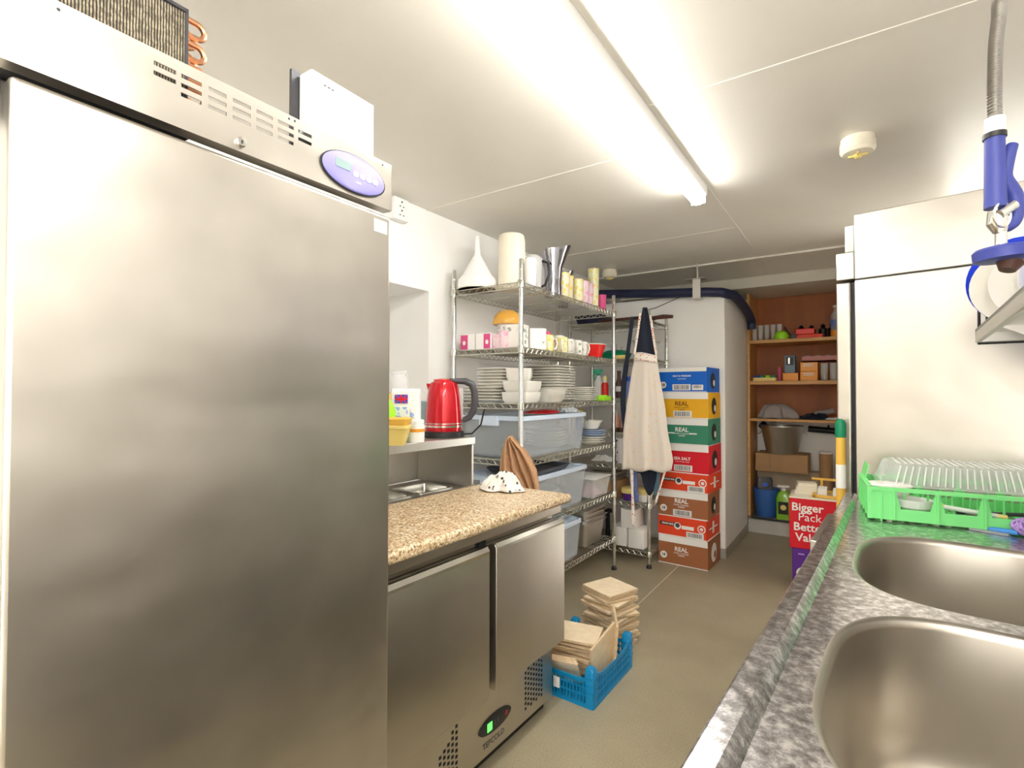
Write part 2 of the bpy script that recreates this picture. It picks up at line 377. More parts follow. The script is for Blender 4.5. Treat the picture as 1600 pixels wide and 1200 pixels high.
# double socket high on the left wall
t = thing('wall_socket', 'white double socket box high on the wall just beyond the big fridge', 'socket', (WX, 1.86, 2.17))
MB().box(0.0, 0.045, -0.05, 0.05, 0.0, 0.115).build('box', M['white'], t, bev=0.006)
h = MB()
for zz in (0.035, 0.08):
    h.box(0.045, 0.0465, -0.004, 0.004, zz+0.010, zz+0.018).box(0.045, 0.0465, -0.016, -0.008, zz-0.012, zz-0.007).box(0.045, 0.0465, 0.008, 0.016, zz-0.012, zz-0.007)
h.build('socket_holes', M['ink'], t)

# insulated pipe along the top of the back wall, turning into the alcove
p = [(-1.985,4.13,2.15),(-1.6,4.13,2.115),(-1.3,4.13,2.085),(-1.1,4.13,2.07),(-0.98,4.135,2.062),(-0.88,4.17,2.055),(-0.815,4.28,2.045),(-0.805,4.45,2.03),(-0.805,4.7,2.005),(-0.81,4.95,1.975),(-0.81,5.05,1.93),(-0.81,5.07,1.86)]
t = thing('insulated_pipe', 'dark blue foam-wrapped pipe running along the top of the white back wall', 'pipe', (0,0,0))
MB().tube(p, 0.037, 14).build('insulation', M['navyp'], t)
c = MB(); c.box(-1.075, -1.015, 4.085, 4.10, 2.02, 2.165).box(-1.075, -1.015, 4.085, 4.18, 2.012, 2.022).box(-1.13, -0.985, 4.08, 4.18, 2.165, 2.172).box(-1.052,-1.04,4.12,4.13,2.17,2.30)
tag(c.build('clamp', M['steelp'], t, bev=0.002), 'grey metal clamp')
tag(MB().tube([(-1.285,3.66,1.885),(-1.27,3.8,1.92),(-1.22,3.95,1.98),(-1.17,4.07,2.03)], 0.003, 6).build('hanging_wire', M['black']), 'thin black wire from the blue pipe down to the hanging apron', 'wire')

# ------------------------------------------------------------------ big upright fridge, left foreground
t = thing('upright_fridge', 'big stainless steel upright fridge filling the left foreground, lilac control panel', 'fridge', (-0.95, 0.185, 0), R(0.48))
W = 0.69
MB().box(-0.80, -0.062, 0.0, W, 0.10, 1.728).build('cabinet', M['steel'], t, bev=0.004)
MB().box(-0.062, -0.050, 0.012, W-0.008, 0.11, 1.712).build('gasket', M['dark'], t)
MB().box(-0.050, 0.0, -0.0, W, 0.10, 1.712).build('door', M['steel'], t, bev=0.008, seg=3)
for x in (-0.75, -0.12):
    for y in (0.06, W-0.06): MB().lathe([(0.02,0),(0.02,0.10)], 12, x, y).build('foot', M['black'], t)
# header panel with louvre slots
cols_ = [(0.171,0.204,2),(0.212,0.245,3),(0.256,0.288,3),(0.299,0.333,3),(0.344,0.377,3),(0.388,0.423,3),(0.433,0.465,2)]
rows_ = [(1.783,1.790),(1.799,1.806),(1.815,1.822)]
ys = sorted({-0.12, W} | {c_[0] for c_ in cols_} | {c_[1] for c_ in cols_}); zs = sorted({1.728, 1.842} | {z for r_ in rows_ for z in r_})
h = MB()
for a, b in zip(ys[:-1], ys[1:]):
    cc = [c_ for c_ in cols_ if abs(c_[0]-a) < 1e-6]
    for z0, z1 in zip(zs[:-1], zs[1:]):
        ri = [i for i, r_ in enumerate(rows_) if abs(r_[0]-z0) < 1e-6]
        if cc and ri and ri[0] >= 3-cc[0][2]: continue
        h.add([(0,a,z0),(0,b,z0),(0,b,z1),(0,a,z1),(-0.002,a,z0),(-0.002,b,z0),(-0.002,b,z1),(-0.002,a,z1)], [(0,1,2,3),(7,6,5,4),(0,4,5,1),(3,2,6,7),(0,3,7,4),(1,5,6,2)])
h.box(-0.03, -0.002, -0.12, W, 1.840, 1.842).box(-0.03, 0.0, W-0.002, W, 1.728, 1.842).box(-0.03, -0.002, -0.12, W, 1.728, 1.730)
h.build('header_panel', M['steel'], t, sm=False)
cp = MB(); cp.M = Matrix.Translation((0, 0.575, 1.779)) @ Matrix.Rotation(R(90), 4, 'Y'); cp.lathe([(0.047,0),(0.047,0.004),(0.044,0.006)], 40, ex=0.88, ey=1.85)
ctl = cp.build('control_panel', M['lilac'], t)
cp = MB(); cp.M = Matrix.Translation((0, 0.575, 1.778)) @ Matrix.Rotation(R(90), 4, 'Y'); cp.lathe([(0.050,0),(0.050,0.0025)], 40, ex=0.88, ey=1.82); cp.build('panel_bezel', M['black'], t)
MB().box(0.005, 0.0072, 0.520, 0.560, 1.778, 1.797).build('display', M['lcd'], ctl)
for k in range(4):
    b = MB(); b.M = Matrix.Translation((0.005, 0.575+0.019*k, 1.777)) @ Matrix.Rotation(R(90), 4, 'Y'); b.lathe([(0.0075,0),(0.0065,0.003)], 16); b.build('button', M['white'], ctl)
MB().box(0.006, 0.0068, 0.576, 0.590, 1.758, 1.761).build('indicator', M['white'], ctl)
lk = MB(); lk.M = Matrix.Translation((0, 0.314, 1.745)) @ Matrix.Rotation(R(90), 4, 'Y'); lk.lathe([(0.0095,0),(0.0095,0.004),(0.0075,0.006)], 20); lk.M = Matrix.Identity(4)
lo = lk.build('lock', M['chrome'], t); MB().box(0.006, 0.0068, 0.3125, 0.3155, 1.742, 1.748).build('keyhole', M['ink'], lo)
s_ = MB()
for y, z in ((0.412,1.834),(0.425,1.835),(0.05,1.83),(0.66,1.832)): s_.M = Matrix.Translation((0, y, z)) @ Matrix.Rotation(R(90), 4, 'Y'); s_.lathe([(0.0025,0),(0.002,0.001)], 8)
s_.build('screws', M['dgrey'], t)
MB().box(-0.0004, 0.0006, 0.635, 0.675, 1.665, 1.695).build('sticker', M['paper'], t)
# open condenser on the roof of the fridge
cb = MB().box(-0.22, -0.045, -0.10, 0.237, 1.745, 1.962).build('condenser', M['fins'], t)
fr = MB(); fr.box(-0.225, -0.040, -0.105, 0.240, 1.960, 1.966).box(-0.225, -0.040, 0.236, 0.240, 1.74, 1.966); tag(fr.build('condenser_frame', M['dgrey'], cb), 'dark grey frame')
for k in range(5):
    z = 1.765 + 0.042*k
    for xx in (-0.06, -0.10):
        MB().tube([(xx,0.22,z)]+[(xx,0.262+0.014*math.sin(a),z+0.014-0.014*math.cos(a)) for a in [PI*i/8 for i in range(9)]]+[(xx,0.22,z+0.028)], 0.0052, 8).build('copper_bend', M['copper'], cb)
# control box behind the header
eb = MB().box(-0.062, -0.018, 0.475, 0.648, 1.846, 1.978).build('control_box', M['white'], t, bev=0.003)
MB().box(-0.0178, -0.0165, 0.500, 0.610, 1.875, 1.962).build('label_plate', M['paper'], eb)
x = MB()
for y in (0.505, 0.515, 0.525): x.box(-0.0166, -0.0160, y, y+0.006, 1.954, 1.957)
x.build('label_print', M['ink'], eb)
MB().box(-0.072, -0.064, 0.458, 0.664, 1.76, 1.985).build('bracket', M['dgrey'], eb)
x = MB()
for z in (1.93, 1.945, 1.88, 1.87): x.box(-0.0640, -0.0625, 0.652, 0.658, z, z+0.004)
x.build('terminals', M['dgrey'], eb)
MB().box(-0.25,-0.028,-0.12,0.24,1.7302,1.744).build('dark_gap_sheet', M['dark'], t)  # dark sheet added to blacken the gap below the header
x = MB(); x.box(-0.6, -0.24, 0.25, 0.45, 1.728, 1.80); x.build('compressor_tray', M['dgrey'], t, bev=0.01)

# ------------------------------------------------------------------ two-door counter fridge with prep well
t = thing('counter_fridge', 'two-door steel counter fridge with speckled granite top beside the big fridge', 'fridge', (-1.071, 0.90, 0), R(-1.66))
L = 0.933
MB().box(-0.70, 0.0, 0, L, 0.045, 0.835).build('cabinet', M['steel2'], t, bev=0.003)
MB().box(-0.66, -0.03, 0.02, L-0.02, 0.0, 0.045).build('plinth', M['black'], t)
for i, (y0, y1) in enumerate(((0.006, 0.448), (0.484, L-0.002))):
    d = MB(); d.prism([(0.004,0.292),(0.058,0.292),(0.058,0.762),(0.050,0.774),(0.030,0.774),(0.022,0.766),(0.004,0.766)], y0, y1)
    o = d.build('door', M['steel2'], t, bev=0.002)
    hd = MB(); hd.prism([(0.0585,0.755),(0.0595,0.764),(0.051,0.7765),(0.046,0.7765)], y0+0.002, y1-0.002); tag(hd.build('grip_edge', M['chrome'], o), 'bright folded steel grip along the top')
MB().box(0.0, 0.012, 0.448, 0.484, 0.292, 0.80).box(0.0, 0.020, 0.440, 0.46, 0.775, 0.80).build('mullion', M['dark'], t)
MB().box(0.0, 0.040, 0.0, L, 0.795, 0.828).build('top_rail', M['steel2'], t, bev=0.003)
MB().box(-0.02, 0.045, 0.0, L, 0.828, 0.8395).build('shadow_gap', M['dark'], t)  # solid dark strip standing for the shade under the worktop
# control window and lettering on the base panel
cp = MB(); cp.M = Matrix.Translation((0.0005, 0.553, 0.142)) @ Matrix.Rotation(R(90), 4, 'Y'); cp.lathe([(0.030,0),(0.030,0.003),(0.027,0.004)], 36, ex=1.0, ey=3.0)
cw = cp.build('control_window', M['black'], t)
MB().box(0.004, 0.0052, 0.505, 0.530, 0.126, 0.154).build('green_switch', M['led_g'], cw)
x = MB(); text_mb('-8', 0.022, x, onface('+x', 0.0046, 0.61, 0.142)); x.build('red_digits', M['redp'], cw)
x = MB()
for y in (0.545,0.56): x.box(0.0035, 0.005, y, y+0.008, 0.132, 0.150)
x.build('window_buttons', M['dgrey'], cw)
x = MB(); text_mb('TEFCOLD', 0.028, x, onface('+x', 0.0006, 0.545, 0.083)); x.build('lettering', M['dgrey'], t)
v = MB()
for i in range(7):
    for j in range(9):
        y = 0.735+0.0185*i; z = 0.085+0.019*j+(0.0095 if i % 2 else 0)
        if z > 0.10+0.028*i+0.12: continue
        if z < 0.075: continue
        v.box(0.0, 0.0012, y, y+0.010, z, z+0.010)
tag(v.build('vent_grille', M['dark'], t, sm=False), 'black square perforations at the right end'); v = MB()
for i in range(12):
    for j in range(9):
        y = 0.145+0.0185*i; z = 0.060+0.019*j+(0.0095 if i % 2 else 0)
        if z > 0.05+0.0165*i: continue
        v.box(0.0, 0.0012, y, y+0.010, z, z+0.010)
tag(v.build('vent_grille', M['dark'], t, sm=False), 'black square perforations at the left end')
# steel ends of the prep area, well and gantry shelf
MB().box(-0.355, 0.088, -0.018, 0.938, 0.840, 0.875).build('worktop', M['granite'], t, bev=0.012, seg=3)
wl = MB()
pans = [(-0.60,-0.44,0.10,0.30),(-0.60,-0.44,0.36,0.56),(-0.60,-0.44,0.62,0.80)]
ysw = [0,0.10,0.30,0.36,0.56,0.62,0.80,0.87]
for k, (a, b) in enumerate(zip(ysw[:-1], ysw[1:])):
    if k % 2: wl.box(-0.69,-0.60,a,b,0.84,0.862).box(-0.44,-0.357,a,b,0.84,0.862)
    else: wl.box(-0.69,-0.357,a,b,0.84,0.862)
wl.box(-0.365,-0.357,0,0.87,0.862,0.874)
wl.build('prep_well', M['steelp'], t, sm=False)
for (x0,x1,y0,y1) in pans:
    cx, cy, hx, hy = (x0+x1)/2, (y0+y1)/2, (x1-x0)/2, (y1-y0)/2
    o = MB(); o.rl([(hx+.012,hy+.012,.02,.8625),(hx+.012,hy+.012,.02,.8655),(hx-.004,hy-.004,.02,.8655),(hx-.012,hy-.012,.025,.80),(hx-.012,hy-.012,.02,.798)], cx, cy, cap0=False)
    o.build('pan', M['chrome'], t)
gn = MB(); gn.box(-0.72,-0.710,0,0.872,0.862,1.085).box(-0.71,-0.37,0.860,0.872,0.862,1.085)
gn.build('gantry_panel', M['steelp'], t, bev=0.002)
gs = MB(); gs.box(-0.72,-0.362,0,0.874,1.072,1.085).box(-0.367,-0.361,0,0.874,1.050,1.085); gs.build('gantry_shelf', M['steelp'], t, bev=0.003)
GZ = 1.085

# kettle on the gantry shelf
t = thing('kettle', 'shiny red electric kettle with black handle on the steel gantry shelf', 'kettle', (-1.512, 1.692, GZ), R(34))
MB().lathe([(0.088,0),(0.090,0.010),(0.088,0.024),(0.080,0.027)], 32).build('base', M['black'], t)
MB().lathe([(0.079,0.026),(0.081,0.05),(0.079,0.10),(0.073,0.17),(0.066,0.215),(0.058,0.236),(0.040,0.247),(0.0,0.250)], 36, cap1=False).build('body', M['red'], t)
MB().lathe([(0.0825,0.044),(0.0828,0.052)], 36).lathe([(0.0822,0.058),(0.0822,0.062)],36).build('band', M['chrome'], t)
MB().lathe([(0.046,0.2435),(0.044,0.250),(0.02,0.256),(0,0.257)], 24, cap1=False).build('lid', M['red'], t)
MB().tube([(0.03,-0.02,0.245),(0.060,0,0.244),(0.095,0,0.243),(0.122,0,0.230),(0.135,0,0.20),(0.137,0,0.15),(0.130,0,0.11),(0.112,0,0.085),(0.082,0,0.070)], [0.010,0.013,0.015,0.016,0.016,0.016,0.015,0.014,0.012], 12).build('handle', M['dgrey'], t)
MB().box(0.066, 0.086, -0.012, 0.012, 0.075, 0.215).build('water_gauge', M['clear'], t, bev=0.004)
sp = MB(); sp.rl([(0.006,0.012,0.004,0.200),(0.014,0.017,0.006,0.232)], -0.061, 0); sp.build('spout', M['red'], t)
MB().tube([(0.05,0.06,0.006),(0.12,0.06,0.008),(0.16,0.06,0.05),(0.175,0.07,0.12)], 0.004, 6).build('cord', M['black'], t)

# packets and tubs on the gantry shelf
def simple(name, mb, m, label, cat, loc, rz=0, group=None, **k):
    return tag(mb.build(name, m, None, loc, rz, **k), label, cat, group)
t = thing('flour_packet', 'tall white paper packet with blue print on the gantry shelf', 'packet', (-1.525, 1.481, GZ), R(36))
b = MB(); b.rl([(0.055,0.035,0.006,0),(0.055,0.035,0.006,0.195),(0.053,0.030,0.005,0.206),(0.052,0.028,0.004,0.208)]); b.build('bag', M['paper'], t)
b = MB()
b.box(-0.05, 0.012, -0.0375, -0.036, 0.055, 0.135); b.build('printed_panel', M['ukpack'], t)
b = MB(); b.box(-0.040,0.012,-0.038,-0.0362,0.150,0.185); fl = b.build('flag_panel', M['bluep'], t)
b = MB(); b.box(-0.040,0.012,-0.0385,-0.038,0.164,0.171).box(-0.0175,-0.0105,-0.0385,-0.038,0.150,0.185)
for sx in (1,-1): b.M = Matrix.Translation((-0.014,0,0.1675)) @ Matrix.Rotation(R(33*sx),4,'Y'); b.box(-0.028,0.028,-0.0384,-0.038,-0.002,0.002)
b.M = Matrix.Identity(4); b.build('flag_cross', M['redp'], fl)
MB().box(0.022,0.046,-0.0375,-0.0362,0.095,0.130).build('side_print', M['ukpack'], t)
t = thing('supplement_tub', 'small white pot in front of the blue printed packet, by the kettle', 'pot', (-1.440, 1.455, GZ), R(36))
MB().lathe([(0.030,0),(0.031,0.065),(0.026,0.070)],20).build('pot', M['white'], t); MB().lathe([(0.029,0.069),(0.029,0.085),(0.026,0.087)],20).build('lid', M['white'], t)
MB().lathe([(0.0315,0.040),(0.0317,0.052)],20).build('label_strip', M['orange'], t)
b = MB(); b.rl([(0.035,0.030,0.012,0),(0.052,0.045,0.014,0.06),(0.055,0.048,0.014,0.062),(0.055,0.048,0.014,0.072),(0.048,0.042,0.012,0.074)])
simple('margarine_tub', b, M['butter'], 'yellow plastic tub, the lower of two stacked beside the big fridge', 'tub', (-1.42,1.324,GZ), R(36), 'yellow tubs on the gantry')
b = MB(); b.rl([(0.050,0.043,0.012,0),(0.056,0.048,0.014,0.022),(0.048,0.042,0.012,0.027)])
simple('margarine_tub', b, M['yellow'], 'darker yellow tub lid stacked on top of the yellow tub beside the big fridge', 'tub', (-1.42,1.324,GZ+0.0745), R(34), 'yellow tubs on the gantry')
t = thing('squeezy_bottle', 'green and yellow squeezy bottle half hidden behind the big fridge', 'bottle', (-1.52,1.377,GZ))
MB().lathe([(0.03,0),(0.031,0.12),(0.015,0.16),(0.012,0.165)],20).build('bottle', M['lime'], t); MB().lathe([(0.0315,0.05),(0.0315,0.09)],20).build('label_band', M['black'], t); MB().lathe([(0.013,0.165),(0.013,0.19)],12).build('cap', M['yellow'], t)
simple('card_folder', MB().box(-0.05,0.05,-0.02,0.02,0,0.155), M['teal'], 'pale teal carton standing behind the red kettle', 'box', (-1.665,1.70,GZ), R(20), bev=0.003)
b = MB(); b.lathe([(0.042,0),(0.045,0.10),(0.046,0.20),(0.040,0.26),(0.034,0.27),(0.040,0.28),(0.040,0.285),(0.032,0.285),(0.032,0.27),(0.041,0.20),(0.040,0.01)],24,cap1=True)
simple('glass_vase', b, M['clear'], 'tall clear plastic jar standing behind the white packet in the wall hatch', 'jar', (-1.66,1.568,GZ), 0)

# crumpled printed cloth and tan pleated cloth at the end of the worktop
def crumple(name, m, label, cat, loc, rx, ry, hgt, seed, rz=0, group=None, n=52, soft=False):
    rnd = random.Random(seed); ph = [rnd.uniform(0, 6.28) for _ in range(8)]
    sd = Vector((seed*3.7, seed*1.3, 0))
    def f(u, v):
        a = u*2-1; b = v*2-1
        rr = min(1.0, math.hypot(a, b)); th = math.atan2(b, a)
        ed = 1+0.16*math.sin(3*th+ph[0])+0.09*math.sin(7*th+ph[1])
        p = Vector((a*1.35, b*1.35, 0))+sd; q = p*2.3
        n1 = mnoise.noise(p); n2 = mnoise.noise(q+Vector((5,2,1)))
        rg = 1-1.5*math.sqrt(n1*n1+0.010); rg2 = 1-1.5*math.sqrt(n2*n2+0.020)
        z = hgt*max(0, 1-rr**2.6)**0.7*((0.12+0.62*rg**3+0.32*rg2**2) if not soft else (0.72+0.22*rg+0.10*n2)) + 0.005
        k = max(abs(a), abs(b)); s = (k/math.hypot(a, b)) if k > 1e-6 else 1
        wob = 0.10*mnoise.noise(p*1.7+Vector((9,9,0)))
        return ((a*s*ed+wob)*rx, (b*s*ed-wob)*ry, max(0.004, z))
    b = MB(); b.grid(f, n, n)
    return simple(name, b, m, label, cat, loc, rz, group, solid=0.004, ang=80)
crumple('dish_cloth', M['towel'], 'crumpled white cloth with black print lying on the granite worktop', 'cloth', (-1.222, 1.742, 0.876), 0.085, 0.075, 0.108, 5, R(30))
TL = [(0.73,(0.010,0.098)),(0.79,(-0.012,0.095)),(0.85,(-0.055,0.090)),(0.895,(-0.097,0.082)),(0.94,(-0.094,0.060)),(0.99,(-0.086,0.028)),(1.045,(-0.068,-0.030)),(1.06,(-0.055,-0.042))]
TL = [(1.28-(1.28-z_)*1.048, (l_*1.048, r__*1.048)) for z_, (l_, r__) in TL]
def tanf(u, v):
    z = TL[0][0]+(TL[-1][0]-TL[0][0])*v; l, r_ = TL[0][1]
    for (z0, a_), (z1, b_) in zip(TL[:-1], TL[1:]):
        if z0 <= z <= z1+1e-9: f = (z-z0)/(z1-z0); l = a_[0]+(b_[0]-a_[0])*f; r_ = a_[1]+(b_[1]-a_[1])*f
    return (l+(r_-l)*u, 0.014*math.sin(u*26+1.6*v)+0.012*math.sin(PI*u), z)
b = MB()
b.grid(tanf, 60, 20); b.M = Matrix.Translation((0, 0.055, 0))
b.grid(lambda u, v: (tanf(u, v)[0], 0.012-tanf(u, v)[1]*0.6, tanf(u, v)[2]), 60, 20)
simple('pleated_cloth', b, M['tan'], 'tan pleated cloth hanging from the rack post behind the granite worktop', 'cloth', (-1.452, 2.205, 0.0), R(28), solid=0.006, ang=80)

# ------------------------------------------------------------------ chrome wire racks
def wire_shelf(name, parent, x0, x1, y0, y1, z, longy=True):
    b = MB()
    def rod(p, q, r): b.tube([p, q], r, 5, False)
    for (p, q) in (((x0,y0),(x1,y0)),((x1,y0),(x1,y1)),((x1,y1),(x0,y1)),((x0,y1),(x0,y0))):
        P = Vector((*p, 0)); Q = Vector((*q, 0)); Ln = (Q-P).length; n = max(2, round(Ln/0.05))
        rod((P.x,P.y,z-0.003), (Q.x,Q.y,z-0.003), 0.0035); rod((P.x,P.y,z-0.031), (Q.x,Q.y,z-0.031), 0.0035)
        for i in range(n):
            a = P.lerp(Q, i/n); m_ = P.lerp(Q, (i+0.5)/n); c = P.lerp(Q, (i+1)/n)
            rod((a.x,a.y,z-0.031), (m_.x,m_.y,z-0.004), 0.0026); rod((m_.x,m_.y,z-0.004), (c.x,c.y,z-0.031), 0.0026)
    if longy:
        n = int((x1-x0)/0.021)
        for i in range(1, n): x = x0+(x1-x0)*i/n; rod((x,y0,z-0.002),(x,y1,z-0.002),0.0019)
        for k in (0.25,0.5,0.75): y = y0+(y1-y0)*k; rod((x0,y,z-0.006),(x1,y,z-0.006),0.0035)
    else:
        n = int((y1-y0)/0.021)
        for i in range(1, n): y = y0+(y1-y0)*i/n; rod((x0,y,z-0.002),(x1,y,z-0.002),0.0019)
        for k in (0.33,0.66): x = x0+(x1-x0)*k; rod((x,y0,z-0.006),(x,y1,z-0.006),0.0035)
    for x in (x0, x1):
        for y in (y0, y1): b.lathe([(0.0172,z-0.036),(0.0195,z-0.034),(0.0185,z+0.004),(0.0170,z+0.006)], 12, x, y)
    return b.build(name, M['wire'], parent)
def rack(label, loc, rz, dx, dy, H, levels, longy, group):
    t = thing('wire_rack', label, 'shelving rack', loc, rz, group)
    for x in (0, dx):
        for y in (0, dy):
            b = MB(); b.lathe([(0.0128,0.03),(0.0128,H-0.006),(0.010,H)], 14, x, y)
            k = 0.1
            while k < H-0.03:
                b.lathe([(0.0133,k),(0.0133,k+0.003)], 14, x, y); k += 0.0254*2
            o = b.build('post', M['post'], t)
            MB().lathe([(0.019,0),(0.019,0.012),(0.010,0.03)], 12, x, y).build('foot', M['black'], o)
    for z in levels: wire_shelf('shelf', t, 0, dx, 0, dy, z, longy)
    return t
S1 = [1.868, 1.522, 1.222, 0.915, 0.560, 0.235]
A1 = (-1.945, 2.262, 0)
rack('tall chrome wire rack along the left wall, full of crockery', A1, 0, 0.465, 1.235, 1.988, S1, True, 'chrome wire racks')
S2 = [1.822, 1.535, 1.238, 0.975, 0.735, 0.465, 0.115]
rack('chrome wire rack against the back wall behind the hanging aprons', (-1.93, 3.665, 0), 0, 0.65, 0.42, 1.885, S2, False, 'chrome wire racks')

# --------- rack one, top shelf
z = S1[0]
t = thing('funnel', 'upturned white plastic funnel on the top shelf near the wall', 'funnel', (-1.82, 2.322, z))
MB().lathe([(0.112,0),(0.115,0.006),(0.112,0.055),(0.085,0.085),(0.050,0.15),(0.018,0.205),(0.011,0.30),(0.008,0.315)], 28).build('cone', M['white'], t)
MB().lathe([(0.116,0),(0.118,0.004),(0.116,0.008)],28).build('rim', M['china'], t)
simple('storage_tub', MB().lathe([(0.079,0),(0.081,0.01),(0.078,0.28),(0.072,0.312),(0.062,0.318),(0,0.318)], 36, cap1=False), M['cream'], 'tall cream plastic tub upturned on the top shelf of the rack', 'tub', (-1.655, 2.43, z))
def jug(label, loc, rz, r0, r1, H, body, inner, grp):
    t = thing('jug', label, 'jug', loc, rz, grp)
    n = 32; loops = []
    prof = [(r0,0),(r0*1.02,0.01),(r0*1.0,H*0.3),(r0*1.08,H*0.6),(r1*0.93,H*0.88),(r1,H)]
    def lp(r, zz, k):
        o = []
        for j in range(n):
            a = 2*PI*j/n; s = math.cos(a)
            lip = k*(0.35*max(0, s)**4); o.append((r*(1+lip)*math.cos(a), r*math.sin(a), zz+k*(0.10*H*max(0, s)**3 - 0.09*H*max(0, -s)**2)))
        return o
    ks = [0,0,0,0.05,0.6,1]
    b = MB(); b.loft([lp(r, zz, k) for (r, zz), k in zip(prof, ks)] + [lp(r*0.93, zz, k) for (r, zz), k in list(zip(prof, ks))[::-1][:-1]])
    b.build('body', body, t)
    if inner:
        MB().tube([(-r1*0.9,0,H*0.86),(-r1*1.6,0,H*0.8),(-r1*1.75,0,H*0.5),(-r0*1.5,0,H*0.22),(-r0*0.95,0,H*0.18)], 0.008, 8).build('handle', inner, t)
    return t
M['mirror'] = mat('mirror_steel', (0.42,0.42,0.47), 0.08, 1.0)
jug('clear plastic jug with dark rim beside the tall cream tub', (-1.60, 2.595, z), R(200), 0.042, 0.050, 0.225, M['clear'], M['black'], 'jugs on the top shelf')
jug('large flared mirror-steel jug with raised spout on the top shelf', (-1.56, 2.745, z), R(25), 0.052, 0.082, 0.285, M['mirror'], None, 'jugs on the top shelf')
jug('small flared steel jug behind the patterned tumblers', (-1.70, 3.13, z), R(25), 0.035, 0.060, 0.235, M['mirror'], None, 'jugs on the top shelf')
jug('glass jug with black lid behind the orange tumblers', (-1.66, 2.98, z), R(200), 0.045, 0.050, 0.225, M['clear'], M['black'], 'jugs on the top shelf')
simple('beaker', MB().lathe([(0.028,0),(0.034,0.15),(0.026,0.165),(0,0.168)],20,cap1=False), M['white'], 'white beaker just behind the front rack post on the top shelf', 'beaker', (-1.525,2.43,z))
def tumbler(name, label, loc, r, H, m, grp, cat='tumbler'):
    b = MB(); b.lathe([(r*0.82,0),(r*0.84,0.004),(r,H),(r*0.95,H),(r*0.78,0.008)], 20)
    return simple(name, b, m, label, cat, loc, 0, grp)
tumbler('tumbler', 'short orange flowered tumbler beside the large steel jug', (-1.545,2.855,z), 0.040, 0.165, M['cup_or'], 'patterned tumblers on the top shelf')
tumbler('tumbler', 'white tumbler with orange pattern, second from the large steel jug', (-1.565,2.945,z), 0.040, 0.165, M['cup_or'], 'patterned tumblers on the top shelf')
tumbler('tumbler', 'yellow-green flowered tumbler between the orange and pink ones', (-1.54,3.045,z), 0.038, 0.160, M['cup_gr'], 'patterned tumblers on the top shelf')
tumbler('tumbler', 'pink tumbler between the yellow-green one and the tall stacked pair', (-1.55,3.145,z), 0.040, 0.165, M['cup_pk'], 'patterned tumblers on the top shelf')
tumbler('tumbler', 'pink and red flowered tumbler beside the tall green-tinted one', (-1.555,3.23,z), 0.036, 0.165, M['cup_pk'], 'patterned tumblers on the top shelf')
tumbler('tumbler', 'tallest yellow-green tumbler stack at the far end of the top shelf', (-1.555,3.315,z), 0.040, 0.285, M['cup_gr'], 'patterned tumblers on the top shelf')
tumbler('beaker', 'small solid pink cup by the far rack post, top shelf', (-1.54,3.42,z), 0.034, 0.115, M['pink'], None, 'cup')

# --------- rack one, second shelf
z = S1[1]
for i, (x, lb) in enumerate(((-1.875,'pink and white carton on the second shelf beside the wall-side post'), (-1.765,'pink and white carton with round window, nearer the cutlery tin'))):
    t = thing('gift_carton', lb, 'box', (x, 2.345, z), R(4), 'pink and white cartons')
    MB().box(-0.05,0.05,-0.045,0.045,0,0.092).build('box', M['paper'], t, bev=0.001)
    b = MB(); b.box(0.005,0.049,-0.0462,-0.045,0.004,0.088) if i else b.box(-0.049,0.0,-0.0462,-0.045,0.004,0.088)
    f_ = b.build('pink_panel', M['pink'], t)
    b = MB(); disc(b, onface('-y', 0.027 if i else -0.025, -0.0462, 0.042), 0.013, 16, ex=0.8); b.build('white_motif', M['paper'], f_)
simple('small_carton', MB().box(-0.03,0.03,-0.03,0.03,0,0.085), M['cup_pk'], 'small lilac printed carton between the pink boxes and the white tin', 'box', (-1.68,2.35,z), R(5), bev=0.002)
t = thing('cutlery_holder', 'white perforated cutlery holder on the second shelf', 'holder', (-1.70,2.44,z))
b = MB().lathe([(0.045,0),(0.048,0.15),(0.044,0.15),(0.042,0.005)],20); b.mi = 1
for k in range(10):
    for j in range(6): b.M = Matrix.Rotation(2*PI*k/10,4,'Z'); b.box(0.0455,0.0480,-0.003,0.003,0.02+0.021*j,0.028+0.021*j)
b.build('cylinder', [M['white'], M['dgrey']], t)
def tin(label, loc, m, wx, H, rz=0, name='tin', cat='tin'):
    t = thing(name, label, cat, loc, rz)
    MB().rl([(wx,wx*0.8,0.015,0),(wx,wx*0.8,0.015,H-0.015)]).build('body', m, t)
    MB().rl([(wx+0.002,wx*0.8+0.002,0.015,H-0.018),(wx+0.002,wx*0.8+0.002,0.015,H-0.002),(wx-0.006,wx*0.8-0.006,0.012,H)]).build('lid', M['china'], t)
    return t
tin('white flowered square tin on the second shelf, left of the front post', (-1.60,2.40,z), M['cup_wh'], 0.058, 0.138, R(10))
tin('cream flowered tin on the second shelf, right of the front post', (-1.545,2.53,z), M['cup_wh'], 0.050, 0.125, R(40))
tumbler('glass_tumbler', 'brown and red printed glass in front of the white flowered tin', (-1.65,2.345,z), 0.030, 0.10, M['cup_pk'], None)
b = MB(); b.lathe([(0.085,0),(0.088,0.01),(0.078,0.05),(0.045,0.082),(0,0.09)], 24, cap1=False)
simple('glass_bowl', b, M['amber'], 'amber glass bowl upturned on the white cutlery holder', 'bowl', (-1.70,2.455,z+0.151))
b = MB(); b.lathe([(0.03,0),(0.012,0.03),(0.012,0.07),(0.04,0.11),(0.038,0.112),(0,0.08)], 20, cap1=False)
simple('goblet', b, M['amber'], 'small amber goblet behind the pink and white cartons', 'goblet', (-1.78,2.52,z))
t = thing('jar', 'white jar with bright pink lid among the mugs', 'jar', (-1.60,2.72,z))
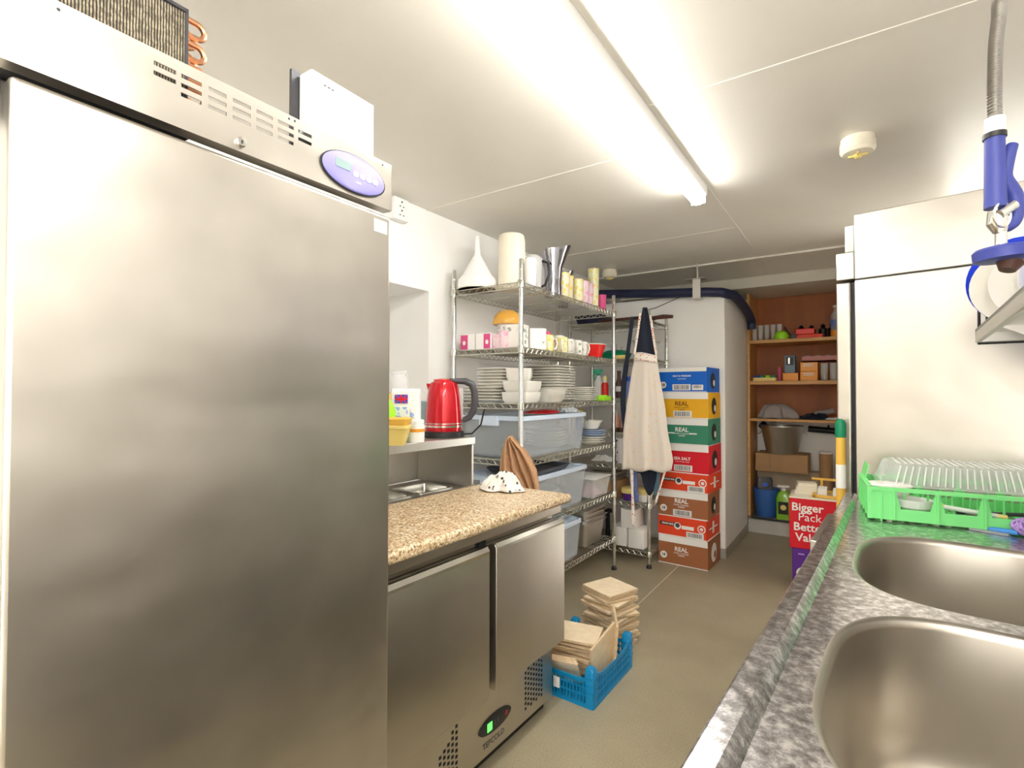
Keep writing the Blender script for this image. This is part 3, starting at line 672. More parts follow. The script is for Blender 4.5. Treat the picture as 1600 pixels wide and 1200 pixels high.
MB().lathe([(0.034,0),(0.036,0.10),(0.030,0.115)],20).build('body', M['cup_wh'], t); MB().lathe([(0.033,0.112),(0.033,0.128)],20).build('lid', M['pink'], t)
def mug(label, loc, rz, m, H=0.098, r=0.040, grp='mugs on the second shelf'):
    t = thing('mug', label, 'mug', loc, rz, grp)
    MB().lathe([(r*0.9,0),(r,0.01),(r,H),(r*0.93,H),(r*0.92,0.012)],24).build('body', m, t)
    MB().tube([(r*0.95,0,H*0.82),(r*1.5,0,H*0.8),(r*1.75,0,H*0.5),(r*1.5,0,H*0.22),(r*0.95,0,H*0.18)], 0.0055, 8).build('handle', M['china'], t)
mug('white mug with yellow pattern, nearest the cream flowered tin', (-1.54,2.64,z), R(60), M['cup_gr'])
mug('white mug with pink rim, behind and beyond the jar with the pink lid', (-1.60,2.81,z), R(-20), M['cup_pk'])
mug('white mug with yellow leaves at the front, beyond the pink-lidded jar', (-1.53,2.80,z), R(-60), M['cup_gr'])
mug('plain white mug in the middle of the mugs, handle to the front', (-1.545,2.91,z), R(-30), M['china'])
mug('tall white mug at the back of the row, behind the plain one', (-1.62,2.93,z), R(10), M['china'], 0.125)
mug('white flowered mug just before the red bowl, front row', (-1.54,3.02,z), R(-60), M['cup_wh'])
mug('white mug with curled handle beside the red bowl', (-1.55,3.125,z), R(-20), M['cup_wh'])
mug('white mug standing behind the one beside the red bowl', (-1.65,3.08,z), R(20), M['china'], 0.11)
t = thing('bowl', 'bright red plastic bowl at the far end of the second shelf', 'bowl', (-1.575,3.335,z))
MB().lathe([(0.062,0),(0.065,0.006),(0.095,0.095),(0.090,0.095),(0.058,0.008)],32).build('body', M['redp'], t)
MB().lathe([(0.095,0.093),(0.098,0.097),(0.093,0.101),(0.089,0.097)],32).build('rim', M['china'], t)

# --------- rack one, third shelf: crockery
z = S1[2]
def sqplate_mesh(h, th, rim):
    b = MB(); b.rl([(h*0.62,h*0.62,0.012,0),(h*0.65,h*0.65,0.014,0.004),(h,h,0.012,rim),(h,h,0.012,rim+0.004),(h*0.93,h*0.93,0.012,rim+0.003),(h*0.62,h*0.62,0.012,th)], k=3); return b
def stack(proto_fn, n, loc, step, labf, grp, rz=0, jit=0.004, name='', cat='', mats=None):
    first = None
    for i in range(n):
        l = (loc[0]+random.uniform(-jit,jit), loc[1]+random.uniform(-jit,jit), loc[2]+i*step)
        lb = labf(nth(i, n)); a = rz+random.uniform(-0.06,0.06)
        if first is None:
            first = proto_fn().build(name, M['china'] if mats is None else mats, None, l, a); tag(first, lb, cat, grp)
        else:
            o = first.copy(); col.objects.link(o); o.location = l; o.rotation_euler = (0,0,a); o['label'] = lb
stack(lambda: sqplate_mesh(0.125,0.008,0.016), 5, (-1.80,2.43,z), 0.0175, lambda s: f'large square white plate, {s} of the wide stack beside the kettle', 'large square plates beside the kettle', 0.05, name='square_plate', cat='plate')
stack(lambda: sqplate_mesh(0.098,0.008,0.016), 6, (-1.755,2.455,z+0.0905), 0.0175, lambda s: f'smaller square white plate, {s} of the stack resting on the wide plates', 'smaller square plates on the wide stack', 0.02, name='square_plate', cat='plate')
def sqbowl(h, H):
    b = MB(); b.rl([(h*0.84,h*0.84,0.012,0),(h*0.95,h*0.95,0.014,H*0.3),(h,h,0.014,H),(h*0.94,h*0.94,0.012,H),(h*0.80,h*0.80,0.01,0.008)], k=3); return b
stack(lambda: sqbowl(0.085,0.060), 2, (-1.575,2.42,z), 0.061, lambda s: f'white square bowl, {s} of the pile right behind the front post', 'square bowls behind the front post', 0.1, name='square_bowl', cat='bowl')
stack(lambda: sqbowl(0.072,0.070), 1, (-1.60,2.43,z+0.1225), 0.03, lambda s: 'tall white square dish resting on the square bowls behind the front post', 'tall dishes on the square bowls', 0.5, name='square_dish', cat='dish')
stack(lambda: sqplate_mesh(0.135,0.008,0.016), 13, (-1.70,2.93,z), 0.0175, lambda s: f'square white plate, {s} of the tall stack in the middle of the third shelf', 'tall stack of square plates, third shelf', 0.03, name='square_plate', cat='plate')
def oval(h, H):
    b = MB(); b.rl([(h*0.7,h*0.45,0.03,0),(h,h*0.7,0.035,H),(h*0.95,h*0.65,0.03,H),(h*0.66,h*0.42,0.025,0.006)], k=5); return b
stack(lambda: oval(0.105,0.042), 3, (-1.528,2.66,z), 0.020, lambda s: f'shallow white serving dish, {s} of three in front of the tall plate stack', 'serving dishes in front of the tall stack', R(90), name='serving_dish', cat='dish')
stack(lambda: sqplate_mesh(0.080,0.007,0.012), 7, (-1.58,3.20,z), 0.013, lambda s: f'small square white plate, {s} of the stack behind the lime box', 'small plates behind the lime box', 0.05, name='square_plate', cat='plate')
t = thing('lime_box', 'lime green plastic box on the third shelf near the far post', 'box', (-1.515,3.385,z))
MB().box(-0.035,0.035,-0.07,0.07,0,0.032).build('box', M['lime'], t, bev=0.004)
b = MB()
for k in range(4): b.lathe([(0.012,0.030),(0.010,0.040)],10,0.0,-0.05+0.033*k)
b.build('knobs', M['lime'], t)

# --------- plastic storage tubs
def tub(label, loc, rz, hx, hy, H, grp, latch=True):
    t = thing('storage_tub', label, 'storage tub', loc, rz, grp)
    MB().rl([(hx*0.86,hy*0.9,0.03,0),(hx*0.88,hy*0.92,0.03,0.01),(hx*0.97,hy*0.97,0.035,H-0.03),(hx*0.985,hy*0.985,0.035,H-0.022),(hx*0.96,hy*0.96,0.03,H-0.022),(hx*0.86,hy*0.90,0.03,0.012)]).build('body', M['tub'], t)
    MB().rl([(hx,hy,0.04,H-0.025),(hx,hy,0.04,H-0.004),(hx*0.96,hy*0.97,0.04,H),(hx*0.92,hy*0.95,0.04,H),(hx*0.90,hy*0.94,0.03,H-0.010)]).build('lid', M['tublid'], t)
    if latch:
        MB().rl([(0.065,0.012,0.008,H-0.055),(0.065,0.014,0.010,H-0.012),(0.060,0.012,0.008,H-0.003)], 0, -hy-0.004).build('latch', M['tublid'], t)
        MB().rl([(0.065,0.012,0.008,H-0.055),(0.065,0.014,0.010,H-0.012),(0.060,0.012,0.008,H-0.003)], 0, hy+0.004).build('latch', M['tublid'], t)
    return t
tub('big clear plastic tub with pale blue lid, level with the kettle base', (-1.715,2.70,S1[3]), 0, 0.222, 0.40, 0.235, 'clear lidded tubs on the rack')
def rplate(r, rim, th=0.006):
    b = MB(); b.lathe([(r*0.55,0),(r*0.6,0.003),(r,rim),(r,rim+0.003),(r*0.62,th),(0,th)],28,cap1=False); return b
MC = mat('pale_contents', (0.78,0.80,0.76), 0.5, var=0.1)
stack(lambda: rplate(0.135,0.022), 6, (-1.68,2.86,S1[3]+0.014), 0.020, lambda s: f'pale round plate seen through the big tub, {s} of the pile', 'plates inside the big tub', name='dinner_plate', cat='plate', mats=MC)
tub('clear tub with pale blue lid directly below the big one, behind the worktop end', (-1.715,2.71,S1[4]), 0, 0.222, 0.40, 0.245, 'clear lidded tubs on the rack')
simple('bread_pile', MB().lathe([(0.13,0),(0.15,0.05),(0.12,0.10)],20,ey=1.6), MC, 'pale contents seen through the side of the lower tub', 'contents', (-1.69,2.76,S1[4]+0.014))
tub('narrow clear tub on the lowest shelf just beyond the counter fridge', (-1.62,2.66,S1[5]), 0, 0.13, 0.36, 0.235, 'clear lidded tubs on the rack')
z = S1[3]+0.236
crumple('folded_bag', M['cred'], 'dark red folded bag lying on the lid of the big clear tub', 'bag', (-1.62,2.72,z), 0.09, 0.16, 0.022, 11)
crumple('printed_bag', spotted('blue_green_print',(0.7,0.75,0.8),[(0.02,0.05,0.35),(0.05,0.4,0.3),(0.03,0.05,0.3)],60,lo=0.2), 'crumpled blue and green printed bag on the big tub lid near its far end', 'bag', (-1.57,2.98,z), 0.06, 0.09, 0.05, 12)
simple('baking_tray', MB().rl([(0.16,0.20,0.02,0),(0.18,0.22,0.02,0.03),(0.176,0.216,0.02,0.03),(0.156,0.196,0.02,0.004)]), M['dgrey'], 'black oven tray lying on the lid of the tub behind the tan cloth', 'tray', (-1.68,2.66,S1[4]+0.246), 0.05)
z = S1[3]
PB = mat('pale_blue_china', (0.42,0.52,0.70), 0.25)
stack(lambda: rplate(0.095,0.020), 3, (-1.585,3.35,z), 0.016, lambda s: f'white round plate, {s} of three under the blue plates by the far post', 'white plates under the blue ones', name='dinner_plate', cat='plate')
stack(lambda: rplate(0.100,0.020), 3, (-1.585,3.35,z+0.052), 0.013, lambda s: f'pale blue round plate, {s} of the blue ones by the far post', 'pale blue plates by the far post', name='dinner_plate', cat='plate', mats=PB)
t = thing('bowl', 'cream bowl with cutlery in it on top of the pale blue plates', 'bowl', (-1.59,3.34,z+0.105))
MB().lathe([(0.04,0),(0.05,0.004),(0.085,0.062),(0.081,0.062),(0.045,0.008)],28).build('body', M['china'], t)
b = MB()
for k in range(3): b.tube([(-0.03+0.02*k,0,0.02),(-0.055+0.02*k,-0.06,0.085)],0.005,6)
b.build('cutlery', M['chrome'], t)
t = thing('bottle', 'small blue bottle with yellow cap between the third and fourth shelves', 'bottle', (-1.72,3.42,z))
MB().lathe([(0.03,0),(0.03,0.16),(0.015,0.19)],20).build('body', M['bluep'], t); MB().lathe([(0.025,0.19),(0.03,0.20),(0.03,0.235),(0.02,0.245)],16).build('cap', M['butter'], t)

# --------- lower shelves of rack one
z = S1[4]
t = thing('plastic_basket', 'tilted clear plastic basket holding bags, beyond the lower tub', 'basket', (-1.60,3.31,z))
MB().rl([(0.10,0.12,0.02,0),(0.12,0.145,0.02,0.13),(0.117,0.142,0.02,0.13),(0.097,0.117,0.02,0.004)]).build('body', M['clear'], t)
MB().rl([(0.12,0.145,0.02,0.126),(0.124,0.149,0.02,0.132),(0.118,0.143,0.02,0.134)]).build('rim', M['white'], t)
o = crumple('packet_heap', M['cup_pk'], 'pinkish plastic bag bunched up in the clear basket', 'bag', (-1.60,3.31,z+0.006), 0.085, 0.10, 0.10, 21)
z = S1[5]
def gnpan():
    b = MB(); b.rl([(0.064,0.122,0.02,0),(0.068,0.127,0.025,0.008),(0.084,0.148,0.025,0.150),(0.098,0.162,0.02,0.154),(0.098,0.162,0.02,0.157),(0.0828,0.1468,0.025,0.157),(0.0665,0.1255,0.025,0.0095)]); return b
stack(gnpan, 4, (-1.60,3.27,z), 0.032, lambda s: f'deep steel food pan, {s} of the nested stack on the lowest rack shelf', 'nested steel pans on the lowest shelf', 0, 0.002, 'steel_pan', 'pan', M['steelp'])

# --------- rack two
z = S2[0]
b = MB(); b.rl([(0.20,0.10,0.09,0),(0.23,0.12,0.10,0.018),(0.23,0.12,0.10,0.024),(0.20,0.10,0.09,0.02)])
b.tube([(0.20,0,0.018),(0.30,-0.01,0.020),(0.37,-0.01,0.014)],[0.014,0.017,0.012],8)
simple('wooden_platter', b, M['brown'], 'dark brown oval platter with a handle on top of the far rack', 'platter', (-1.50,3.80,z+0.002), R(-4))
simple('plastic_bin', MB().rl([(0.10,0.12,0.02,0),(0.12,0.14,0.02,0.075),(0.115,0.135,0.02,0.075),(0.095,0.115,0.02,0.005)]), M['navyp'], 'navy plastic bin on top of the far rack, left of the brown platter', 'bin', (-1.80,3.86,z+0.001))
crumple('paper_bag', M['paper'], 'crumpled white paper in the navy bin on the far rack', 'paper', (-1.80,3.86,z+0.03), 0.085, 0.10, 0.09, 31)
z = S2[1]
t = thing('casserole_dish', 'dark green oval casserole dish on the second shelf of the far rack', 'dish', (-1.590,3.80,z))
MB().rl([(0.10,0.07,0.06,0),(0.12,0.085,0.07,0.05),(0.115,0.08,0.06,0.05),(0.095,0.065,0.05,0.006)]).build('body', M['dgreen'], t)
MB().rl([(0.12,0.085,0.07,0.05),(0.08,0.05,0.045,0.075),(0.02,0.02,0.015,0.08)]).build('lid', M['dgreen'], t)
simple('sponge', MB().box(-0.045,0.045,-0.02,0.02,0,0.03), M['butter'], 'yellow sponge in front of the dark green casserole dish', 'sponge', (-1.51,3.695,z), 0, bev=0.006)
simple('steel_pan', gnpan(), M['steelp'], 'steel food pan at the right end of the second shelf of the far rack', 'pan', (-1.372,3.88,z), 0.0).scale = (0.8, 0.8, 0.9)
simple('food_bag', MB().rl([(0.08,0.05,0.03,0),(0.085,0.055,0.03,0.12),(0.05,0.03,0.02,0.15)]), M['clear'], 'clear plastic bag standing behind the dark green casserole dish', 'bag', (-1.70,3.98,z))
z = S2[2]
def spray(label, loc, rz, body, head, H=0.19):
    t = thing('spray_bottle', label, 'spray bottle', loc, rz)
    MB().lathe([(0.036,0),(0.038,0.01),(0.037,H*0.6),(0.016,H*0.85),(0.014,H*0.9)],20,ey=0.7).build('body', body, t)
    b = MB(); b.lathe([(0.016,H*0.88),(0.016,H*0.97)],14).box(-0.045,0.03,-0.012,0.012,H*0.97,H*1.13).tube([(-0.03,0,H*1.0),(-0.04,0,H*0.85),(-0.03,0,H*0.75)],0.005,6); b.build('trigger_head', head, t)
    return t
spray('white spray bottle with green trigger head on the far rack', (-1.72,3.76,z), R(20), M['white'], mat('green_head',(0.0,0.40,0.22),0.4), 0.20)
t = thing('sauce_bottle', 'red bottle with pale top beside the green-headed spray bottle', 'bottle', (-1.655,3.735,z))
MB().lathe([(0.027,0),(0.027,0.10),(0.020,0.12)],18).build('body', M['redp'], t); MB().lathe([(0.021,0.12),(0.018,0.16),(0.010,0.175)],14).build('cap', M['cup_or'], t)
t = thing('sauce_bottle', 'dark brown bottle with white label right of the far rack post', 'bottle', (-1.545,3.75,z))
MB().lathe([(0.030,0),(0.031,0.10),(0.014,0.15),(0.013,0.19)],18).build('body', M['brown'], t); MB().lathe([(0.0315,0.05),(0.0315,0.09)],18).build('label_band', M['paper'], t); MB().lathe([(0.015,0.19),(0.015,0.21)],12).build('cap', M['brown'], t)
t = thing('sauce_bottle', 'pale blue bottle next to the dark brown one, beside the navy apron', 'bottle', (-1.475,3.77,z))
MB().lathe([(0.030,0),(0.031,0.10),(0.018,0.13)],18).build('body', mat('pale_blue',(0.25,0.36,0.72),0.35), t); MB().lathe([(0.016,0.13),(0.014,0.165)],12).build('cap', M['bluep'], t)
z = S2[3]
for i, (x, lb) in enumerate(((-1.57,'pink sauce bottle with white cap, left of the pair on the far rack'),(-1.495,'pink sauce bottle with white cap, right of the pair, next to the aprons'))):
    t = thing('sauce_bottle', lb, 'bottle', (x,3.745,z), 0, 'pink sauce bottles')
    MB().lathe([(0.032,0.0),(0.033,0.035),(0.0,0.035)],18,cap1=False).build('base_layer', M['brown'], t)
    MB().lathe([(0.033,0.035),(0.033,0.11),(0.020,0.135)],18).build('body', M['sauce'], t); MB().lathe([(0.014,0.135),(0.012,0.165)],12).build('cap', M['white'], t)
z = S2[4]
stack(lambda: MB().lathe([(0.034,0),(0.045,0.10),(0.046,0.104),(0.042,0.104),(0.032,0.006)],18), 3, (-1.545,3.76,z), 0.045, lambda s: f'white paper cup with dark print, {s} of the nested cups on the far rack', 'nested paper cups', name='paper_cup', cat='cup', mats=spotted('dark_print_paper',(0.85,0.82,0.84),[(0.12,0.03,0.15),(0.15,0.05,0.18),(0.1,0.02,0.1)],32,0.6,0.6))
crumple('napkin_pack', M['paper'], 'crumpled white paper napkins left of the paper cups', 'napkins', (-1.69,3.78,z), 0.085, 0.06, 0.07, 41)
z = S2[5]
def sqtray():
    b = MB(); b.rl([(0.10,0.12,0.01,0),(0.11,0.13,0.01,0.03),(0.107,0.127,0.01,0.03),(0.098,0.118,0.01,0.003)],k=2); return b
stack(sqtray, 3, (-1.66,3.83,z+0.135), 0.035, lambda s: f'grey metal baking tin, {s} of the stack in the corner of the far rack', 'metal tins in the corner', name='baking_tin', cat='tin', mats=M['steelp'])
simple('crate_box', MB().rl([(0.11,0.12,0.01,0),(0.11,0.12,0.01,0.13)],k=2), M['card'], 'brown cardboard box under the stack of grey metal tins', 'box', (-1.66,3.84,z), 0)
def puddtub(label, loc):
    t = thing('food_tub', label, 'tub', loc, 0, 'cream-lidded tubs')
    MB().lathe([(0.050,0),(0.060,0.055),(0.0,0.055)],20,cap1=False).build('body', M['purple'] if 'purple' in label else M['white'], t)
    MB().lathe([(0.064,0.055),(0.066,0.072),(0.060,0.092),(0.035,0.10),(0,0.10)],20,cap1=False).build('lid', M['butter'], t)
puddtub('purple tub with cream lid on the far rack behind the apron strings', (-1.455,3.74,z)); puddtub('white tub with cream lid beside the right front post of the far rack', (-1.345,3.76,z))
z = S2[6]
for x, y, dz, lb in ((-1.53,3.79,0,'white carton at lower left of three on the bottom shelf of the far rack'),(-1.395,3.785,0,'white carton at lower right of three on the bottom shelf of the far rack'),(-1.455,3.79,0.142,'white carton resting on top of the other two on the far rack')):
    simple('white_carton', MB().rl([(0.06,0.085,0.004,0),(0.06,0.085,0.004,0.14)],k=2), M['paper'], lb, 'box', (x,y,z+dz), 0.03, 'white cartons on the bottom shelf', bev=0.002)
b = MB(); b.rl([(0.05,0.05,0.01,0),(0.05,0.05,0.01,0.012)]).rl([(0.014,0.014,0.004,0.012),(0.014,0.014,0.004,0.22)]).rl([(0.06,0.02,0.01,0.22),(0.06,0.02,0.01,0.245)])
simple('black_stand', b, M['black'], 'black T-shaped stand left of the white cartons on the far rack', 'stand', (-1.66,3.80,z))

# ------------------------------------------------------------------ hanging aprons
def cloth(fn, nu, nv, name, m, parent, solid=0.004):
    b = MB(); b.grid(fn, nu, nv); return b.build(name, m, parent, solid=solid, ang=80)
AX = (-1.270, 3.56, 0); AR = R(19.4)
def interp(tab, z):
    for (z0, a), (z1, b_) in zip(tab[:-1], tab[1:]):
        if z0 <= z <= z1: f = (z-z0)/(z1-z0); return [p+(q-p)*f for p, q in zip(a, b_)]
    return list(tab[0][1]) if z < tab[0][0] else list(tab[-1][1])
t = thing('navy_apron', 'navy apron hanging from the rack post behind the pale one', 'apron', AX, AR)
tabn = [(1.20,(-0.155,0.0)),(1.45,(-0.13,0.05)),(1.60,(-0.055,0.055)),(1.85,(-0.022,0.022)),(1.90,(-0.012,0.012))]
def fnv(u, v):
    z = 1.20+0.69*v; l, r = interp([(1.20,(-0.06,0.085)),(1.53,(-0.06,0.080)),(1.62,(-0.058,0.062)),(1.85,(-0.020,0.025)),(1.90,(-0.012,0.012))], z)
    return (l+(r-l)*u, 0.005+0.008*math.sin(u*9+v*2)-0.03*(z < 1.5)*0, z)
cloth(fnv, 16, 30, 'bib', M['navy'], t)
def fst(u, v):
    z = 1.0+0.83*v; c = -0.135+0.05*max(0,(z-1.45))/0.38 if z > 1.45 else -0.135-0.02*math.sin((z-1.0)/0.45*PI)
    return (c+0.028*(u-0.5)*(1.3 if z < 1.5 else 1), 0.02+0.006*math.sin(v*7), z)
cloth(fst, 5, 26, 'neck_strap', M['navy'], t)
def fhem(u, v):
    l = -0.10+0.02*v; r = 0.10; zlow = 0.70-0.16*math.sin(PI*min(1,max(0,(u-0.35)/0.6)))*(1 if u > 0.35 else 0)
    return (l+(r-l)*u, 0.03+0.012*math.sin(u*12), zlow+(1.25-zlow)*v)
cloth(fhem, 24, 14, 'skirt', M['navy'], t)
t = thing('floral_apron', 'pale patterned apron with red floral edging hanging on the rack post', 'apron', AX, AR)
tabp = [(0.72,(-0.160,0.175)),(0.80,(-0.155,0.190)),(1.0,(-0.150,0.155)),(1.2,(-0.125,0.135)),(1.42,(-0.090,0.098)),(1.565,(-0.065,0.080))]
def fap(u, v):
    z = 0.73+0.835*v; l, r = interp(tabp, z); k = 1-v
    zz = z-0.035*max(0, u-0.3)*v*1.0 + 0.012*math.sin(u*14)*k*0.6
    return (l+(r-l)*u, -0.035-0.014*k*math.sin(u*15+1.5)-0.005*k*math.sin(u*31)-0.03*math.sin(PI*u), zz)
cloth(fap, 60, 40, 'skirt', M['apron'], t)
def fed(u, v):
    z = 1.505+0.05*v; l, r = interp(tabp, min(z, 1.56))
    return (l+(r-l)*u, -0.046-0.03*math.sin(PI*u), z-0.028*max(0,u-0.3))
cloth(fed, 20, 3, 'waistband', M['floral'], t, 0.003)
for sx in (-1, 1):
    def fs(u, v, sx=sx):
        z = 1.55+0.30*v; c = sx*(0.073-0.043*v**0.9)
        return (c+0.016*(u-0.5)+(0.008 if sx > 0 else 0), -0.035+0.02*v, z-(0.02 if sx > 0 else 0))
    cloth(fs, 3, 16, 'strap', M['floral'], t, 0.003)
def frb(x0, x1, z0, z1, wd, y):
    return lambda u, v: (x0+(x1-x0)*v+wd*(u-0.5)*(1+0.2*math.sin(v*9)), y+0.006*math.sin(v*11), z0+(z1-z0)*v)
cloth(frb(-0.08,-0.095,0.33,0.78,0.020,-0.03), 3, 18, 'waist_tie', M['floral'], t, 0.003)
tag(cloth(frb(-0.060,-0.075,0.50,0.78,0.030,-0.015), 3, 14, 'waist_tie', spotted('blue_floral',(0.10,0.13,0.32),[(0.03,0.05,0.2),(0.2,0.3,0.6),(0.4,0.2,0.3)],60,lo=0.4), t, 0.003), 'blue patterned tie')
cloth(frb(0.07,0.150,0.50,0.78,0.014,-0.02), 3, 14, 'waist_tie', M['floral'], t, 0.003)
tag(cloth(frb(0.07,0.105,0.55,0.78,0.030,0.0), 3, 12, 'waist_tie', mat('teal_cotton',(0.08,0.15,0.20),0.9), t, 0.003), 'dark teal tie')

# ------------------------------------------------------------------ stack of cartons
def barcode(b, x0, x1, y, z0, z1, seed=1):
    rnd = random.Random(seed); x = x0+0.006
    while x < x1-0.008:
        w_ = rnd.choice((0.002,0.003,0.005)); b.box(x, x+w_, y-0.0008, y, z0, z1); x += w_+rnd.choice((0.003,0.004))
CW, CD = 0.363, 0.30
zs_ = [0.0,0.211,0.357,0.549,0.686,0.897,1.090,1.283,1.467]
cart = [
 ('brown carton marked REAL at the bottom of the crisp box stack','cbrown','real18',0,0,0),
 ('flat orange-red carton directly on the bottom brown one','corange','grab',-0.004,0.0,-1),
 ('brown carton marked REAL between the two flat orange-red ones','cbrown','real18b',-0.002,0.0,1),
 ('flat orange-red carton under the dark red SEA SALT box','corange','grab',0.008,0.003,-2),
 ('dark red carton marked SEA SALT in the middle of the stack','cred','salt',0.008,0.0,0),
 ('green carton marked REAL under the yellow one','cgreen','real',0.006,0.002,0),
 ('yellow carton marked REAL just below the blue top one','cyellow','realy',0.004,0.0,0.5),
 ('blue carton marked SALT & VINEGAR on top of the stack','cblue','vin',0.0,0.0,-0.5)]
for i, (lb, mk, kind, ox, oy, rr) in enumerate(cart):
    z0, z1 = zs_[i], zs_[i+1]; h = z1-z0-0.0015
    t = thing('crisp_carton', lb, 'box', (-1.084+ox, 4.035-0.02+oy, z0), R(-2.4+rr), 'stacked crisp cartons')
    hx, hy = CW/2-0.002*(i % 2), 0.165
    F = -hy-0.0008; wm = M['paper']
    MB().box(-hx, hx, -hy, hy, 0, h).build('box', M[mk], t, bev=0.0015)
    ink = M['ink'] if kind == 'realy' else wm
    b = MB()
    if kind != 'grab': b.box(-hx+0.001, hx-0.001, F, -hy, h-0.048 if kind != 'vin' else h-0.030, h-0.001)
    b.box(-hx, hx, F, -hy, 0.0005, 0.006)
    b.box(-hx, hx, -hy, hy, h-0.0006, h+0.0004)
    b.build('white_band', wm, t)
    x = MB(); bc = MB(); lab = MB()
    if kind in ('real18','real18b','real','realy'):
        zt = h*0.56 if kind != 'real18b' else h*0.62
        text_mb('REAL', 0.044, x, onface('-y', -0.01, F, zt), bold=0.001); text_mb('HAND COOKED', 0.015, x, onface('-y', -0.01, F, zt-0.028)); text_mb('CRISPS', 0.017, x, onface('-y', -0.01, F, zt-0.044))
    if kind == 'real': x.box(-0.12,-0.065,F,-hy,h*0.40,h*0.45).box(0.045,0.10,F,-hy,h*0.40,h*0.45)
    if kind == 'salt': text_mb('SEA SALT', 0.030, x, onface('-y', -0.01, F, h*0.50), bold=0.0008); text_mb('HAND COOKED CRISPS', 0.010, x, onface('-y', -0.01, F, h*0.39))
    if kind == 'vin': text_mb('SALT & VINEGAR', 0.018, x, onface('-y', -0.0, F, h*0.66), bold=0.0004); text_mb('FLAVOUR', 0.014, x, onface('-y', 0.0, F, h*0.54))
    if kind == 'grab':
        text_mb('GRAIN BAR', 0.017, x, onface('-y', -0.105, F, h*0.60), bold=0.0005)
        disc(lab, onface('-y', -0.03, F, h*0.55), 0.026); lab.box(0.0,0.09,F,-hy,h*0.42,h*0.60); disc(lab, onface('-y', 0.145, F, h*0.55), 0.029)
    if kind in ('real18','real18b','real','realy','vin'):
        disc(lab, onface('-y', -0.142 if kind not in ('real','realy') else -0.155, F, h*0.30), 0.026)
        k2 = MB(); text_mb('18', 0.028, k2, onface('-y', -0.142 if kind not in ('real','realy') else -0.155, F-0.0008, h*0.30), bold=0.0008); k2.build('number', M['ink'], t)
    if kind in ('real18b','realy','salt','vin'):
        zb = 0.010 if kind in ('real18b','realy') else 0.014
        lab.box(-0.07, 0.065, F, -hy, zb, zb+0.045); barcode(bc, -0.065, 0.06, F-0.0002, zb+0.006, zb+0.040, i)
        if kind == 'vin': lab.box(0.075, 0.155, F, -hy, 0.016, 0.055); barcode(bc, 0.08, 0.15, F-0.0002, 0.03, 0.05, 7)
    if kind == 'grab':
        lab.box(0.035, 0.16, F, -hy, 0.006, 0.048); barcode(bc, 0.04, 0.155, F-0.0002, 0.012, 0.042, i)
        k2 = MB(); disc(k2, onface('-y', 0.145, F-0.0008, h*0.55), 0.022); k2.build('badge_centre', M[mk], t); k2 = MB(); disc(k2, onface('-y', 0.145, F-0.0016, h*0.55), 0.012); k2.build('badge_dot', wm, t)
        k2 = MB(); disc(k2, onface('-y', -0.03, F-0.0008, h*0.58), 0.017, ex=1); k2.build('badge_print', M['dgrey'], t)
        k2 = MB(); k2.box(-0.165, -0.05, -hy-0.0004, -hy, h*0.50, h*0.70); k2.build('title_strip', M['brown'], t)
    if x.V: x.build('lettering', mat('dark_orange_ink',(0.22,0.08,0.0),0.6) if kind == 'realy' else wm, t, sm=False)
    if lab.V: lab.build('label_patch', wm, t)
    if bc.V: bc.build('barcode', M['dgrey'], t, sm=False)
    # right-hand side print
    sd = MB()
    if kind == 'grab':
        sd.box(hx, hx+0.0008, -0.10, 0.10, h*0.45, h*0.52).box(hx, hx+0.0008, -0.02, 0.02, h*0.2, h*0.8); sd.build('side_print', wm, t)
    else:
        disc(sd, Matrix.Translation((hx, -0.01, h*0.47)) @ Matrix.Rotation(R(90),4,'Y'), h*0.33, 20, ex=1.0); o = sd.build('side_picture', M['ink'] if kind != 'real18' else wm, t)
        s2 = MB(); disc(s2, Matrix.Translation((hx+0.0006, 0.015, h*0.38)) @ Matrix.Rotation(R(90),4,'Y'), h*0.13, 14); s2.build('side_motif', wm if kind != 'real18' else M['cbrown'], o)

# ------------------------------------------------------------------ alcove cupboard
AY = 5.14
t = thing('alcove_shelving', 'open orange-brown wooden shelving built into the alcove at the back', 'shelving', (0,0,0))
MB().box(-0.862, 0.35, 5.54, 5.556, 1.03, 2.203).build('back_panel', M['ply'], t)
MB().box(-0.862, -0.838, AY, 5.54, 0.15, 2.20).build('side_panel', M['pine'], t, bev=0.002)
for z0, th in ((1.732,0.030),(1.355,0.032),(1.022,0.022)): MB().box(-0.838, 0.35, AY, 5.54, z0, z0+th).build('shelf', M['pine'], t, bev=0.002)
MB().box(-0.862, 0.35, AY+0.02, 5.555, 0.0, 0.128).build('plinth', mat('grey_step',(0.50,0.49,0.45),0.5,var=0.05), t)
MB().box(-0.862, 0.35, AY, 5.555, 0.128, 0.146).build('plinth_top', mat('brown_lino',(0.20,0.16,0.12),0.4,var=0.1), t, bev=0.002)
tag(MB().box(-0.838,0.35,AY-0.003,AY,0.128,0.145).build('edge_strip', M['black'], t), 'black edging strip')
ZA, ZB, ZC, ZD = 1.7625, 1.3875, 1.0445, 0.1465
for i in range(5):
    x = -0.812+0.0515*i
    b = MB(); b.lathe([(0.019,0),(0.020,0.004),(0.024,0.145),(0.022,0.145),(0.018,0.01)],16)
    simple('drinking_glass', b, M['glass'], ['glass at the left end','second glass','third glass','fourth glass','fifth glass'][i]+' of the row on the top alcove shelf', 'glass', (x,5.25,ZA), 0, 'glasses on the top alcove shelf')
b = MB(); b.lathe([(0.055,0),(0.062,0.03),(0.045,0.065),(0.015,0.08),(0,0.082)],16,cap1=False,ey=0.7)
simple('lime_squeezer', b, M['lime'], 'lime green plastic squeezer beside the glasses on the top alcove shelf', 'squeezer', (-0.585,5.20,ZA))
